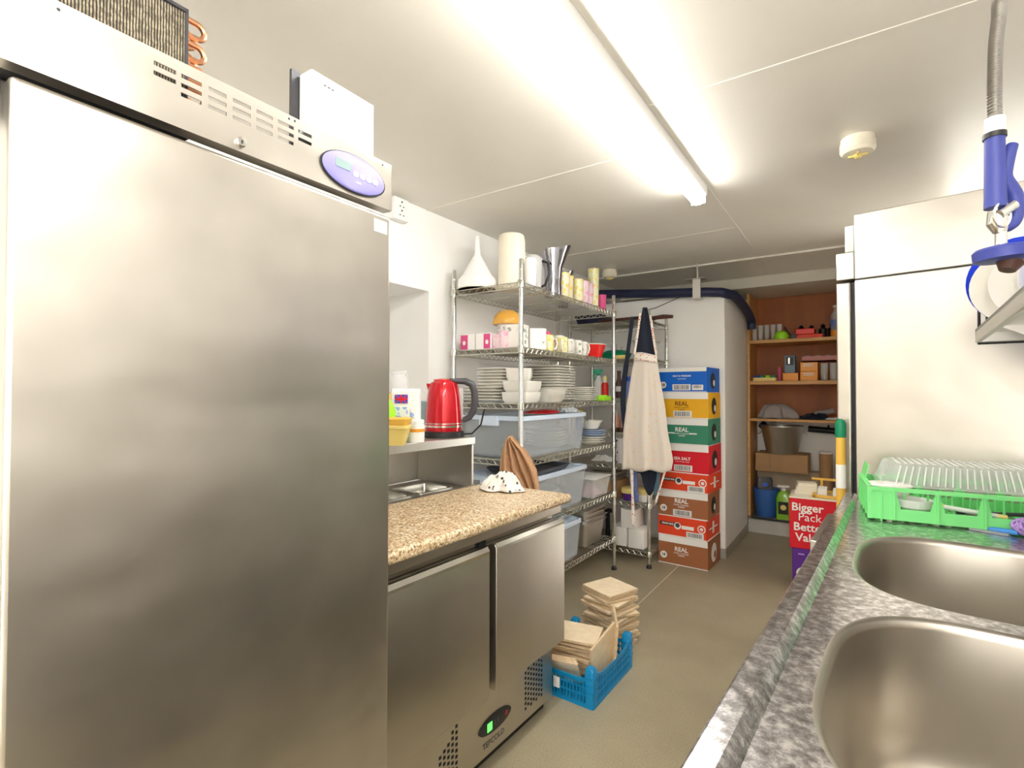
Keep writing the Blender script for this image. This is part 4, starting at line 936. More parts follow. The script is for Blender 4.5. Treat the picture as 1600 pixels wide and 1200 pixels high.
b = MB(); b.box(-0.05,0.07,-0.03,0.03,0,0.05); b.tube([(-0.05,0,0.04),(-0.085,0,0.09),(-0.10,0,0.12)],0.008,6)
simple('tool_case', b, M['black'], 'black case with an angled handle beside the lime squeezer', 'case', (-0.465,5.27,ZA), 0.1, bev=0.004)
simple('red_case', MB().box(-0.075,0.075,-0.04,0.04,0,0.05), M['redp'], 'red plastic case, upper left of two on the top alcove shelf', 'case', (-0.40,5.225,ZA+0.036), 0.05, bev=0.006)
simple('red_case', MB().box(-0.10,0.10,-0.04,0.04,0,0.034), mat('scarlet',(0.85,0.06,0.02),0.4), 'orange-red flat case, lower right of two on the top alcove shelf', 'case', (-0.36,5.22,ZA), -0.05, bev=0.005)
for i, (x, y) in enumerate(((-0.44,5.38),(-0.36,5.40),(-0.27,5.37),(-0.20,5.33))):
    b = MB(); b.lathe([(0.03,0),(0.032,0.09),(0.02,0.10)],14); b.M = Matrix.Translation((0,0,0.10)); b.lathe([(0.012,0),(0.022,0.02),(0.008,0.035)],10)
    simple('spice_jar', b, M['black'], ['black-lidded jar furthest left','second black-lidded jar','third black-lidded jar','black-lidded jar nearest the right'][i]+' behind the red cases', 'jar', (x,y,ZA), 0, 'black jars behind the red cases')
t = thing('oil_bottle', 'tall clear bottle with blue label at the right end of the top alcove shelf', 'bottle', (-0.165,5.23,ZA))
MB().lathe([(0.042,0),(0.042,0.06),(0.0,0.06)],18,cap1=False).build('contents', M['orange'], t)
MB().lathe([(0.043,0.06),(0.043,0.19),(0.018,0.235),(0.018,0.26)],18).build('body', M['clear'], t); MB().lathe([(0.044,0.09),(0.044,0.15)],18).build('label_band', mat('blue_label',(0.15,0.2,0.5),0.5), t); MB().lathe([(0.024,0.26),(0.024,0.275)],14).build('cap', M['cream'], t)
# middle shelf
t = thing('pencil_tray', 'yellow tray with blue and green items on the middle alcove shelf', 'tray', (-0.72,5.21,ZB))
MB().box(-0.095,0.095,-0.05,0.05,0,0.032).build('tray', M['butter'], t, bev=0.003)
for k, m in enumerate((M['bluep'],M['dgreen'],M['lime'],M['dgreen'])): MB().box(-0.09+0.047*k,-0.05+0.047*k,-0.03,0.03,0.032,0.052).build('packet', m, t, bev=0.004)
simple('orange_carton', MB().box(-0.06,0.06,-0.05,0.05,0,0.07), M['orange'], 'small orange carton under the blue-grey box on the middle alcove shelf', 'box', (-0.51,5.22,ZB), 0, bev=0.002)
t = thing('appliance_box', 'blue-grey boxed appliance with a dark window on the middle alcove shelf', 'box', (-0.515,5.22,ZB+0.0705))
MB().box(-0.042,0.042,-0.05,0.05,0,0.155).build('box', mat('grey_blue_card',(0.16,0.24,0.30),0.5), t, bev=0.003)
MB().box(-0.030,0.030,-0.053,-0.05,0.07,0.145).build('window', M['black'], t); MB().box(-0.012,0.0,-0.055,-0.053,0.08,0.135).build('bright_strip', M['chrome'], t)
for k in range(2):
    t = thing('tea_carton', ('lower','upper')[k]+' of two orange cartons beside the blue-grey box in the alcove', 'box', (-0.368,5.22,ZB+0.081*k), 0.03*k, 'orange cartons in the alcove')
    MB().box(-0.066,0.066,-0.055,0.055,0,0.080).build('box', M['orange'], t, bev=0.002)
    MB().box(-0.045,0.040,-0.0562,-0.055,0.045,0.052).box(-0.045,0.040,-0.0562,-0.055,0.060,0.067).build('label_lines', M['paper'], t)
for i in range(3):
    b = MB(); b.lathe([(0.026,0),(0.026,0.005),(0.032,0.150),(0.030,0.150),(0.024,0.01)],16)
    simple('drinking_glass', b, M['glass'], ['left','middle','right'][i]+' tall glass of three under the pink crate on the middle alcove shelf', 'glass', (-0.255+0.068*i,5.215,ZB), 0, 'tall glasses under the pink crate')
t = thing('glass_crate', 'pink crate of small glasses lying across the orange cartons', 'crate', (-0.26,5.225,ZB+0.163))
MB().box(-0.16,0.16,-0.06,0.06,0,0.012).box(-0.16,0.16,-0.06,-0.054,0,0.05).box(-0.16,0.16,0.054,0.06,0,0.05).build('crate', mat('dusty_pink',(0.55,0.22,0.20),0.5), t)
for i in range(4): MB().lathe([(0.022,0),(0.028,0.06),(0.026,0.06),(0.02,0.006)],14,-0.12+0.08*i,0).build('small_glass', M['glass'], t)
b = MB(); b.lathe([(0.009,0),(0.012,0.11),(0.006,0.13)],10)
simple('candle', b, M['pink'], 'slim pinkish bottle between the yellow tray and the orange carton', 'bottle', (-0.60,5.20,ZB))
# lower shelf
crumple('folded_blanket', M['grey_cloth'], 'folded grey cloth heaped at the left of the lower alcove shelf', 'cloth', (-0.655,5.33,ZC), 0.165, 0.13, 0.145, 51, soft=True)
crumple('black_cloth', M['navy'], 'black crumpled cloth beside the grey one on the lower alcove shelf', 'cloth', (-0.33,5.30,ZC), 0.14, 0.12, 0.075, 52)
b = MB(); b.tube([(-0.09,0,0.03),(0.02,0,0.045),(0.06,0,0.06)],[0.022,0.024,0.028],10)
simple('rolled_cloth', b, M['grey_cloth'], 'rolled grey cloth lying on the black one on the lower alcove shelf', 'cloth', (-0.25,5.40,ZC+0.02))
crumple('pale_cloth', M['paper'], 'thin pale cloth at the front right of the lower alcove shelf', 'cloth', (-0.14,5.24,ZC), 0.10, 0.07, 0.03, 53)
# floor of the alcove
simple('cardboard_box', MB().box(-0.25,0.25,-0.085,0.085,0,0.41), M['card2'], 'large pale cardboard box, lower of two in the alcove', 'box', (-0.555,5.45,ZD), 0, bev=0.004)
t = thing('cardboard_box', 'long brown cardboard box with tape, upper of two in the alcove', 'box', (-0.585,5.38,ZD+0.4105))
MB().box(-0.225,0.20,-0.15,0.15,0,0.165).build('box', M['card'], t, bev=0.004); MB().box(-0.105,-0.10,-0.151,-0.15,0.01,0.16).build('tape', mat('brown_tape',(0.30,0.16,0.07),0.4), t)
t = thing('mixing_bowl', 'large steel tub with handles on the brown cardboard box in the alcove', 'bowl', (-0.60,5.33,ZD+0.576))
MB().lathe([(0.125,0),(0.130,0.006),(0.175,0.245),(0.180,0.25),(0.180,0.256),(0.172,0.256),(0.126,0.008)],36).build('body', M['steelp'], t)
MB().tube([(0.17,-0.03,0.19),(0.20,-0.03,0.17),(0.20,0.03,0.17),(0.17,0.03,0.19)],0.004,6).build('handle', M['chrome'], t)
MB().tube([(-0.17,-0.03,0.19),(-0.20,-0.03,0.17),(-0.20,0.03,0.17),(-0.17,0.03,0.19)],0.004,6).build('handle', M['chrome'], t)
t = thing('bucket', 'blue plastic bucket on the alcove step', 'bucket', (-0.722,5.245,ZD))
MB().lathe([(0.085,0),(0.088,0.005),(0.108,0.24),(0.112,0.24),(0.112,0.255),(0.104,0.255),(0.083,0.008)],30).build('body', M['bucket'], t)
MB().tube([(0.108*math.cos(a),-0.11*math.sin(a)*0.8-0.0,0.245+0.02*math.sin(a)) for a in [PI*i/12 for i in range(13)]],0.003,6).build('handle', M['chrome'], t)
t = thing('dustpan', 'black dustpan standing in the blue bucket', 'dustpan', (-0.722,5.225,ZD+0.02), 0.3)
b = MB(); b.M = Matrix.Rotation(R(-12),4,'X'); b.rl([(0.050,0.012,0.01,0.0),(0.060,0.014,0.012,0.22),(0.066,0.016,0.014,0.31),(0.055,0.014,0.012,0.335)]); b.build('pan', M['dgrey'], t)
b = MB(); b.M = Matrix.Rotation(R(-12),4,'X'); b.lathe([(0.012,-0.02),(0.012,-0.022)],8,0,-0.02); b.box(-0.02,0.02,-0.022,-0.012,0.25,0.28); b.build('pan_clip', M['bluep'], t)
t = thing('soap_bottle', 'green bottle of liquid with white pump beside the blue bucket', 'bottle', (-0.572,5.19,ZD))
MB().rl([(0.058,0.04,0.02,0),(0.060,0.042,0.025,0.19),(0.045,0.03,0.02,0.235),(0.018,0.018,0.015,0.255)]).build('body', M['liquid'], t)
MB().rl([(0.040,0.001,0.001,0.05),(0.040,0.001,0.001,0.16)],0,-0.0425).build('label_panel', M['ink'], t)
b = MB(); disc(b, onface('-y',0,-0.0435,0.11),0.024); b.build('label_motif', M['butter'], t)
b = MB(); b.lathe([(0.020,0.255),(0.020,0.275),(0.008,0.278),(0.008,0.30)],14); b.box(-0.05,0.045,-0.014,0.014,0.285,0.302); b.build('pump', M['white'], t)
t = thing('postal_tube', 'brown cardboard postal tube with white end standing in the alcove', 'tube', (-0.255,5.36,ZD))
MB().lathe([(0.052,0),(0.052,0.60)],28).build('tube', M['card'], t); MB().lathe([(0.0525,0.592),(0.0525,0.606),(0.046,0.608)],28).build('cap', M['white'], t)
simple('notice_card', MB().box(-0.05,0.05,-0.004,0.004,0,0.16), M['paper'], 'small white card standing behind the postal tube', 'card', (-0.135,5.50,ZD+0.36), 0)
simple('carton_base', MB().box(-0.06,0.06,-0.05,0.05,0,0.358), M['card2'], 'narrow pale box right of the postal tube', 'box', (-0.13,5.48,ZD))
b = MB(); b.tube([(-0.40,5.515,0.945),(0.0,5.515,0.92),(0.35,5.515,0.915)],0.028,12); b.tube([(-0.24,5.515,0.93),(-0.24,5.515,0.985)],0.008,6)
simple('waste_pipe', b, M['black'], 'black horizontal pipe across the back of the alcove', 'pipe', (0,0,0))
b = MB(); b.tube([(-0.80,5.49,0.98),(-0.765,5.50,0.95),(-0.73,5.505,0.93)],0.035,12)
simple('blue_pipe_end', b, M['navyp'], 'dark blue wrapped pipe end behind the steel tub in the alcove', 'pipe', (0,0,0))

# ------------------------------------------------------------------ multipack boxes and broom near the alcove
BX = (-0.222, 3.98)
t = thing('multipack_box', 'purple printed box standing on the floor under the red one', 'box', (BX[0]+0.01, BX[1], 0), R(2))
MB().box(-0.17,0.17,-0.13,0.13,0,0.262).build('box', M['purple'], t, bev=0.004)
b = MB(); disc(b, onface('-y', -0.105, -0.1305, 0.10), 0.042, 24); b.build('white_ring', M['paper'], t)
b = MB(); disc(b, onface('-y', -0.105, -0.1312, 0.10), 0.022, 20); b.build('ring_centre', M['purple'], t)
MB().box(-0.135,-0.10,-0.1308,-0.13,0.222,0.230).build('print_line', M['lav'], t)
t = thing('multipack_box', 'red box printed Bigger Pack Better Value beside the sink', 'box', (BX[0], BX[1], 0.263), R(2))
MB().box(-0.175,0.175,-0.135,0.135,0,0.325).build('box', M['cred'], t, bev=0.004)
b = MB()
for s, x, zz in (('Bigger', -0.162, 0.268), ('Pack', -0.125, 0.205), ('Better', -0.152, 0.140), ('Value', -0.140, 0.072)):
    text_mb(s, 0.072, b, onface('-y', x, -0.1358, zz), align='LEFT', bold=0.0015 if s != 'Pack' else 0.0)
b.build('lettering', M['paper'], t, sm=False)
MB().box(-0.176,0.176,-0.136,0.136,0.325,0.334).build('lid_edge', M['cream'], t, bev=0.002)
ZT = 0.263+0.335
for k in range(3): simple('paper_pad', MB().rl([(0.07-0.006*k,0.05,0.01,0),(0.068-0.006*k,0.05,0.01,0.024)]), M['cream'], ['lowest','middle','topmost'][k]+' of three cream lids stacked on the red box', 'lid', (-0.305,4.02,ZT+0.025*k), 0.1*k, 'cream lids on the red box')
t = thing('wooden_tray', 'yellow wooden slatted tray lying across the top of the red box', 'frame', (-0.14,3.98,ZT+0.001), R(0))
b = MB(); b.box(-0.12,0.14,-0.10,-0.085,0,0.018).box(-0.14,0.14,0.10,0.118,0.085,0.10).box(-0.125,-0.105,-0.10,0.11,0.0,0.02)
for x in (-0.09, 0.03, 0.12): b.box(x, x+0.018, 0.10, 0.112, 0.0, 0.09)
b.box(-0.12,0.14,0.10,0.112,0,0.018); b.build('bars', M['yellow'], t, bev=0.003)
MB().box(-0.095,-0.045,-0.05,0.05,0.0,0.055).box(-0.01,0.10,-0.05,0.06,0.0,0.05).build('paper_stack', M['paper'], t, bev=0.002)
t = thing('broom', 'yellow broom handle with green end cap standing between the sink end and the tall fridge', 'broom', (-0.066, 2.475, 0))
MB().lathe([(0.0165,0.05),(0.0170,1.108)],16).build('handle', M['yellow'], t)
MB().lathe([(0.0185,1.100),(0.0195,1.120),(0.0190,1.155),(0.014,1.170),(0.006,1.175)],16).build('end_cap', M['dgreen'], t)
MB().lathe([(0.0178,0.895),(0.0178,0.990)],16).build('label_band', M['paper'], t)
MB().box(-0.20,0.02,-0.022,0.022,0.0,0.055).build('broom_head', M['yellow'], t, bev=0.006)

# ------------------------------------------------------------------ blue crate and boards
t = thing('plastic_crate', 'blue slatted plastic crate on the floor at the end of the counter fridge', 'crate', (-1.047, 2.1125, 0), R(-1))
hx, hy = 0.152, 0.2025
MB().rl([(hx-0.012,hy-0.012,0.02,0.002),(hx-0.012,hy-0.012,0.02,0.010)]).build('base', M['blue'], t)
def wall(P, Q, name, dip):
    b = MB(); P = Vector(P); Q = Vector(Q); d = (Q-P); Ln = d.length; d.normalize(); n = Vector((-d.y, d.x, 0))*0.003
    def top(s): return 0.112+0.046*abs(2*s/Ln-1)**3.5 if dip else 0.112+0.03*abs(2*s/Ln-1)**6
    def bar(a, b0, z0, z1):
        p, q = P+d*a, P+d*b0
        b.add([(*(p-n).to_2d(),z0[0]),(*(q-n).to_2d(),z0[1]),(*(q+n).to_2d(),z0[1]),(*(p+n).to_2d(),z0[0]),(*(p-n).to_2d(),z1[0]),(*(q-n).to_2d(),z1[1]),(*(q+n).to_2d(),z1[1]),(*(p+n).to_2d(),z1[0])], [(3,2,1,0),(4,5,6,7),(0,1,5,4),(1,2,6,5),(2,3,7,6),(3,0,4,7)])
    m = 20
    for i in range(m):
        a, c = Ln*i/m, Ln*(i+1)/m
        bar(a, c, (top(a)-0.016, top(c)-0.016), (top(a), top(c)))
        bar(a, c, (0.0,0.0), (0.018,0.018)); bar(a, c, (0.045,0.045), (0.052,0.052)); bar(a,c,(0.075,0.075),(0.081,0.081))
        bar(a, a+Ln/m*0.35, (0.0,0.0), (top(a)-0.01, top(a)-0.01))
    return b.build(name, M['blue'], t, sm=False)
wall((-hx,-hy,0),(hx,-hy,0),'side_wall',False); wall((hx,-hy,0),(hx,hy,0),'side_wall',True); wall((hx,hy,0),(-hx,hy,0),'side_wall',False); wall((-hx,hy,0),(-hx,-hy,0),'side_wall',True)
for x in (-hx, hx):
    for y in (-hy, hy):
        b = MB(); sx = 1 if x > 0 else -1; sy = 1 if y > 0 else -1
        b.rl([(0.020,0.020,0.008,0.0),(0.020,0.020,0.008,0.150),(0.014,0.014,0.006,0.160)], x-sx*0.016, y-sy*0.016)
        for zz in (0.06,0.09,0.12): b.rl([(0.0225,0.0225,0.008,zz),(0.0225,0.0225,0.008,zz+0.006)], x-sx*0.016, y-sy*0.016)
        b.build('corner_post', M['blue'], t)
b = MB(); b.box(-0.03,0.0,-hy-0.0045,-hy-0.0035,0.040,0.085); b.build('paper_label', M['paper'], t)
b = MB(); b.rl([(hx+0.004,hy+0.004,0.02,0.0),(hx+0.004,hy+0.004,0.02,0.012),(hx-0.010,hy-0.010,0.02,0.012),(hx-0.010,hy-0.010,0.02,0.0)], cap0=False, cap1=False); b.build('base_rim', M['blue'], t)
def board_mesh(s, th):
    b = MB(); b.box(-s/2, s/2, -s/2, s/2, 0, th); b.I = [0,0,1,1,1,1]; return b
bp = board_mesh(0.205, 0.010).build('board', [M['mdf'], M['mdf_edge']], sm=False); bp.location = (0,0,-5)
def board(loc, rot, label, grp, sc_=1.0):
    o = bp.copy(); col.objects.link(o); o.name = 'mdf_board'; o.location = loc; o.rotation_euler = rot; o.scale = (sc_, sc_, 1)
    tag(o, label, 'board', grp); return o
# tall stack on the floor behind the crate
z = 0.0; n = 18
for i in range(n):
    tl = (random.uniform(-1,1)*R(2.2) if 0 < i < n-1 else 0.0)
    a = R(-21.4)+random.uniform(-0.30,0.30)*(0.25 if i > n-3 else 1)
    board((-1.081+random.uniform(-0.010,0.010), 2.50+random.uniform(-0.010,0.010), z), (tl, -tl*0.7, a), f'pale square fibreboard tile, {nth(i,n)} of the tall leaning stack behind the crate', 'tall stack of fibreboard tiles', 0.98)
    z += 0.0155
# flat pile in the crate
z = 0.012; n = 9
for i in range(n):
    board((-1.095+0.010*(i % 3), 2.165-0.006*i+random.uniform(-0.008,0.008), z+0.01), (R(-2-1.2*(i % 3)*0.4), R(2), R(14)+random.uniform(-0.2,0.2)), f'square fibreboard tile, {nth(i,n)} of the flat pile inside the blue crate', 'flat pile of tiles in the crate')
    z += 0.0195
# leaning ones
for i in range(3):
    board((-1.085+0.012*i, 1.985-0.013*i, 0.085), (R(-55), 0, R(12)), ['rearmost','middle','front'][i]+' of three fibreboard tiles leaning at the near end of the crate', 'tiles leaning at the near end of the crate', 0.72)
def standing(x, y, z, rz, spin, lean, label):
    o = board((x, y, z), (0,0,0), label, 'tiles standing on edge in the crate')
    o.rotation_euler = (Matrix.Rotation(R(rz),3,'Z') @ Matrix.Rotation(R(90+lean),3,'X') @ Matrix.Rotation(R(spin),3,'Z')).to_euler()
standing(-0.935, 2.075, 0.140, 86, 14, 7, 'large fibreboard tile standing on edge along the aisle side of the crate')
standing(-0.945, 2.215, 0.160, 118, 4, 4, 'fibreboard tile standing on edge at the far corner of the crate, tallest')
bpy.data.objects.remove(bp)

# ------------------------------------------------------------------ double sink
SM = (-0.16, 0.56); SA = R(-3.36)
t = thing('sink_unit', 'large stainless steel double-bowl catering sink with drainer in the right foreground', 'sink', (SM[0], SM[1], 0), SA)
Y0, Y1 = -0.34, 1.87; DZ = 0.870; XR = 0.74
bm = bmesh.new()
def ring(pts):
    vs = [bm.verts.new(p) for p in pts]
    return vs, [bm.edges.new((vs[i], vs[(i+1) % len(vs)])) for i in range(len(vs))]
b1 = dict(a=0.25, b=0.315, cx=0.337, cy=0.350); b2 = dict(a=0.252, b=0.302, cx=0.337, cy=1.018)
es = []
_, e = ring([(0.043,Y0,DZ),(XR,Y0,DZ),(XR,Y1,DZ),(0.043,Y1,DZ)]); es += e
for q in (b1, b2): _, e = ring(superl(q['a'], q['b'], 3.0, DZ, q['cx'], q['cy'])); es += e
bmesh.ops.triangle_fill(bm, edges=es, use_beauty=True)
me = bpy.data.meshes.new('deck'); bm.to_mesh(me); bm.free()
b = MB(); b.mesh(me); bpy.data.meshes.remove(me)
dk = b.build('deck', M['worn'], t, sm=False)
b = MB(); b.prism([(0.0,0.800),(0.0,0.884),(0.004,0.887),(0.031,0.887),(0.035,0.884),(0.046,0.8702),(0.040,0.866),(0.025,0.870),(0.012,0.872),(0.010,0.80)], Y0, Y1)
b.box(0.043, XR, Y1-0.012, Y1, 0.80, 0.8705).box(0.043, XR, Y0, Y0+0.01, 0.80, 0.8705).box(XR-0.01, XR, Y0, Y1, 0.80, 1.02)
b.build('rolled_edge', M['worn'], t, bev=0.001)
for q in (b1, b2):
    b = MB(); a, c = q['a'], q['b']; n0 = 3.0
    prof = [(0,0,3.0,DZ),(-0.004,-0.004,3.0,DZ-0.001),(-0.010,-0.010,3.0,DZ-0.006),(-0.013,-0.013,3.1,DZ-0.016),(-0.020,-0.020,3.4,DZ-0.20),(-0.026,-0.026,3.4,DZ-0.245),(-0.045,-0.045,3.2,DZ-0.272),(-0.075,-0.075,3.0,DZ-0.282),(-0.20,-0.24,2.4,DZ-0.288)]
    b.loft([superl(a+p_, c+p2, n_, z_, q['cx'], q['cy']) for p_, p2, n_, z_ in prof], cap0=False)
    o = b.build('bowl', M['bowlsteel'], t, ang=60)
    MB().lathe([(0.045,DZ-0.2875),(0.045,DZ-0.285),(0.035,DZ-0.286),(0.03,DZ-0.30)],24,q['cx'],q['cy']).build('drain', M['chrome'], o)
b = MB()
for y in (Y0+0.05, 0.69, 1.34):
    for x in (0.03, XR-0.05): MB().box(x, x+0.03, y, y+0.03, 0.0, 0.80).build('leg', M['steelp'], t, bev=0.003)
MB().box(0.03, XR-0.03, Y0+0.02, 1.385, 0.24, 0.27).build('added_undershelf', M['steelp'], t, bev=0.003)  # unseen shelf, added to darken what the big fridge door reflects
MB().box(XR-0.018, XR-0.010, Y0+0.02, 1.385, 0.05, 0.80).build('added_back_sheet', M['steelp'], t)  # unseen sheet, added to hide white wall from the fridge door's reflection
b = MB(); b.box(0.012, 0.03, Y0+0.01, 1.38, 0.74, 0.80); b.build('apron_rail', M['steelp'], t)
SW = Matrix.Translation((SM[0], SM[1], 0)) @ Matrix.Rotation(SA, 4, 'Z')
def S(x, y, z): return tuple(SW @ Vector((x, y, z)))

# under-sink glasswasher poking out from the drainer end
t = thing('glasswasher', 'steel box unit under the far end of the sink with a round dial', 'appliance', S(-0.055,1.40,0), SA)
MB().box(0.0,0.50,0.0,0.46,0.02,0.735).build('cabinet', mat('pale_grey_panel',(0.55,0.54,0.50),0.35,0.4), t, bev=0.004)
MB().box(-0.006,0.06,-0.008,0.47,0.75,0.795).build('top_edge', M['steelp'], t, bev=0.003)
MB().box(0.0,0.06,-0.0,0.46,0.735,0.75).build('spacer', M['dgrey'], t)
b = MB(); disc(b, onface('-y', 0.035, 0.0, 0.69), 0.020, 20, 0.010); b.build('dial', M['white'], t)

# green dish rack on the drainer
t = thing('dish_rack', 'mint green plastic washing-up rack standing on the sink drainer', 'dish rack', (0.022, 2.025, DZ+0.001), R(4.5))
RX, RY, RH = 0.50, 0.30, 0.108
b = MB()
def ribwall(x0, x1, y, th, h0, h1, n, axis='x', solidend=2):
    seg = (x1-x0)/n
    def bx_(a, c, z0, z1, e=0.0):
        if axis == 'x': b.box(a, c, y-e, y+th+e, z0, z1)
        else: b.box(y-e, y+th+e, a, c, z0, z1)
    bx_(x0, x1, 0.006, h0); bx_(x0, x1, h1-0.012, h1, 0.004)
    for i in range(n+1):
        a = x0+seg*i; bx_(a-0.003, a+0.003, 0.006, h1, 0.005)
        if i < n:
            if i < 1 and axis == 'y': bx_(a, a+seg, h0, h1-0.01)
            else:
                w_ = 0.022
                for k in range(5):
                    f = k/5; zz0 = h0+(h1-0.012-h0)*f; zz1 = h0+(h1-0.012-h0)*(f+0.2); ww = w_*abs(f-0.0)*0.2+w_*(1-f)*0.75
                    bx_(a, a+ww, zz0, zz1); bx_(a+seg-ww, a+seg, zz0, zz1)
for yy in (0.0, RY):
    b.box(0, 0.065, yy, yy+0.003, 0.006, RH-0.01); ribwall(0.065, RX, yy, 0.003, 0.042, RH, 4); b.box(0,0.065,yy-0.004,yy+0.007,RH-0.012,RH)
ribwall(0, RY, 0.0, 0.003, 0.045, RH, 4, 'y'); ribwall(0, RY, RX-0.003, 0.003, 0.045, RH, 4, 'y')
b.box(0.03, 0.034, -0.004, 0.004, 0, RH)
b.build('frame', M['green'], t, sm=False)
b = MB()
for i in range(16): b.box(0.01+0.03*i, 0.022+0.03*i, 0.005, RY-0.004, 0.010, 0.014)
for i in range(5): b.box(0.005, RX-0.005, 0.02+0.06*i, 0.028+0.06*i, 0.004, 0.010)
b.build('grid_base', M['green'], t, sm=False)
for i in range(7):
    for j in range(3): MB().lathe([(0.004,0.012),(0.003,0.085)],6,0.10+0.06*i,0.06+0.08*j).build('plate_peg', M['green'], t)
b = MB(); b.box(0.002,0.008,0.05,RY-0.02,RH-0.004,RH+0.004); b.M = Matrix.Translation((0.003,0,RH)) @ Matrix.Rotation(R(12),4,'Y'); b.prism([(0,0),(0.003,0),(0.003,0.05),(0,0.05)],0.16,RY); b.build('raised_end', M['green'], t, sm=False)
RW = Matrix.Translation((0.022, 2.025, DZ+0.001)) @ Matrix.Rotation(R(4.5), 4, 'Z')
def Q(x, y, z): return tuple(RW @ Vector((x, y, z)))
# clear ribbed platter lid
t = thing('platter_lid', 'clear ribbed plastic platter lid resting on the green rack', 'lid', Q(0.03,0.035,RH+0.002), R(4.5))
b = MB()
def rib(hx, hy, z, amp, k, cx, cy):
    base = rrect(hx, hy, 0.05, z, cx, cy, 6); out = []
    # dense loop with corrugation
    m = len(base); D_ = 4
    for i in range(m):
        p = Vector(base[i]); q = Vector(base[(i+1) % m]); L_ = (q-p).length; nn = max(1, int(L_/0.0045))
        for s in range(nn): out.append(p.lerp(q, s/nn))
    res = []; acc = 0; prev = None
    for p in out:
        if prev is not None: acc += (p-prev).length
        prev = p; c_ = Vector((cx, cy, z)); d = (p-c_).normalized()
        res.append(tuple(p + d*amp*math.sin(2*PI*acc/0.018)))
    return res
n0 = len(rib(0.24,0.13,0,0,0,0.25,0.13))
def ribn(hx, hy, z, amp):
    l = rib(hx, hy, z, amp, 0, 0.25, 0.13)
    # resample to n0 points
    idx = [int(i*len(l)/n0) for i in range(n0)]; return [l[i] for i in idx]
b.loft([ribn(0.252,0.142,0.0,0), ribn(0.250,0.140,0.004,0), ribn(0.238,0.128,0.006,0.0028), ribn(0.222,0.113,0.060,0.0028), ribn(0.215,0.106,0.067,0.002), ribn(0.205,0.098,0.068,0)], cap0=False, cap1=True)
b.build('dome', M['clear'], t, ang=50)
b = MB()
for i in range(22): b.box(0.055+0.0185*i, 0.063+0.0185*i, 0.045, 0.215, 0.068, 0.0705)
RB = mat('milky_rib', (0.93,0.92,0.92), 0.2, alpha=0.6)
b.build('top_ribs', RB, t, bev=0.002)
b = MB()
for i in range(24):
    x = 0.045+0.0178*i; b.tube([(x,0.000,0.006),(x+(0.25-x)*0.04,0.009,0.036),(x+(0.25-x)*0.08,0.018,0.064)],[0.0022,0.0026,0.0022],6)
b.build('side_ribs', RB, t)
# things in the rack
t = thing('ladle', 'white plastic bowl scoop with yellow and white handle in the green rack', 'scoop', Q(0.125,0.07,0.015), R(4.5))
MB().lathe([(0.020,0),(0.048,0.028),(0.052,0.052),(0.049,0.052),(0.016,0.004)],24).build('bowl', M['white'], t)
MB().tube([(0.05,0,0.042),(0.075,-0.01,0.036)],0.009,8).build('collar', M['butter'], t)
MB().tube([(0.072,-0.01,0.037),(0.20,-0.035,0.026)],0.007,8).build('handle', M['white'], t)
MB().tube([(0.195,-0.034,0.026),(0.215,-0.038,0.025)],0.0075,8).build('handle_end', M['butter'], t)
b = MB(); b.rl([(0.050,0.040,0.03,0),(0.062,0.052,0.036,0.028),(0.058,0.048,0.034,0.032)])
simple('soap_dish', b, M['china'], 'white dish at the left end of the rack, showing above its rim', 'dish', Q(0.065,0.10,0.075), 0)
b = MB(); b.rl([(0.09,0.012,0.008,0),(0.09,0.014,0.008,0.018)])
simple('brush', b, M['brown'], 'brown wooden brush lying in the green rack', 'brush', Q(0.34,0.05,0.016), R(-8))
b = MB(); b.tube([(0,0,0.01),(0.16,0.02,0.02)],0.006,8)
simple('spatula', b, M['dgrey'], 'dark grey utensil handle lying in the middle of the green rack', 'utensil', Q(0.24,0.12,0.016), 0)
# utensils in front of the rack
t = thing('scrubbing_brush', 'blue plastic washing-up brush lying on the drainer before the rack', 'brush', (0.232,2.085,DZ+0.001), R(-22))
MB().tube([(0,0,0.012),(0.05,0.0,0.008),(0.12,0.0,0.009),(0.15,0,0.010)],[0.004,0.006,0.007,0.008],8).build('handle', mat('sky_blue_plastic',(0.05,0.28,0.75),0.3), t)
MB().rl([(0.045,0.012,0.006,0.0),(0.045,0.012,0.006,0.006)],0.09,-0.012).build('bristles', M['clear'], t)
b = MB(); rnd = random.Random(3)
for k in range(26):
    a = rnd.uniform(0,PI); c = rnd.uniform(0.2,1.0); pts = []
    for i in range(14):
        u = 2*PI*i/13; v = Vector((0.034*math.cos(u), 0.034*math.sin(u)*c, 0.0)); v.rotate(Matrix.Rotation(a,3,'X')); v.rotate(Matrix.Rotation(k*0.7,3,'Z')); pts.append((v.x,v.y,v.z*0.75+0.029))
    b.tube(pts, 0.0022, 5, False)
simple('scourer', b, M['lav'], 'lavender mesh scourer at the right edge of the drainer', 'scourer', (0.390,2.030,DZ+0.001))
simple('scraper', MB().rl([(0.06,0.013,0.010,0),(0.06,0.013,0.010,0.012)]), M['white'], 'white plastic scraper lying across the divider between the two bowls', 'scraper', S(0.435,0.692,DZ+0.001), SA+R(3), bev=0.003)

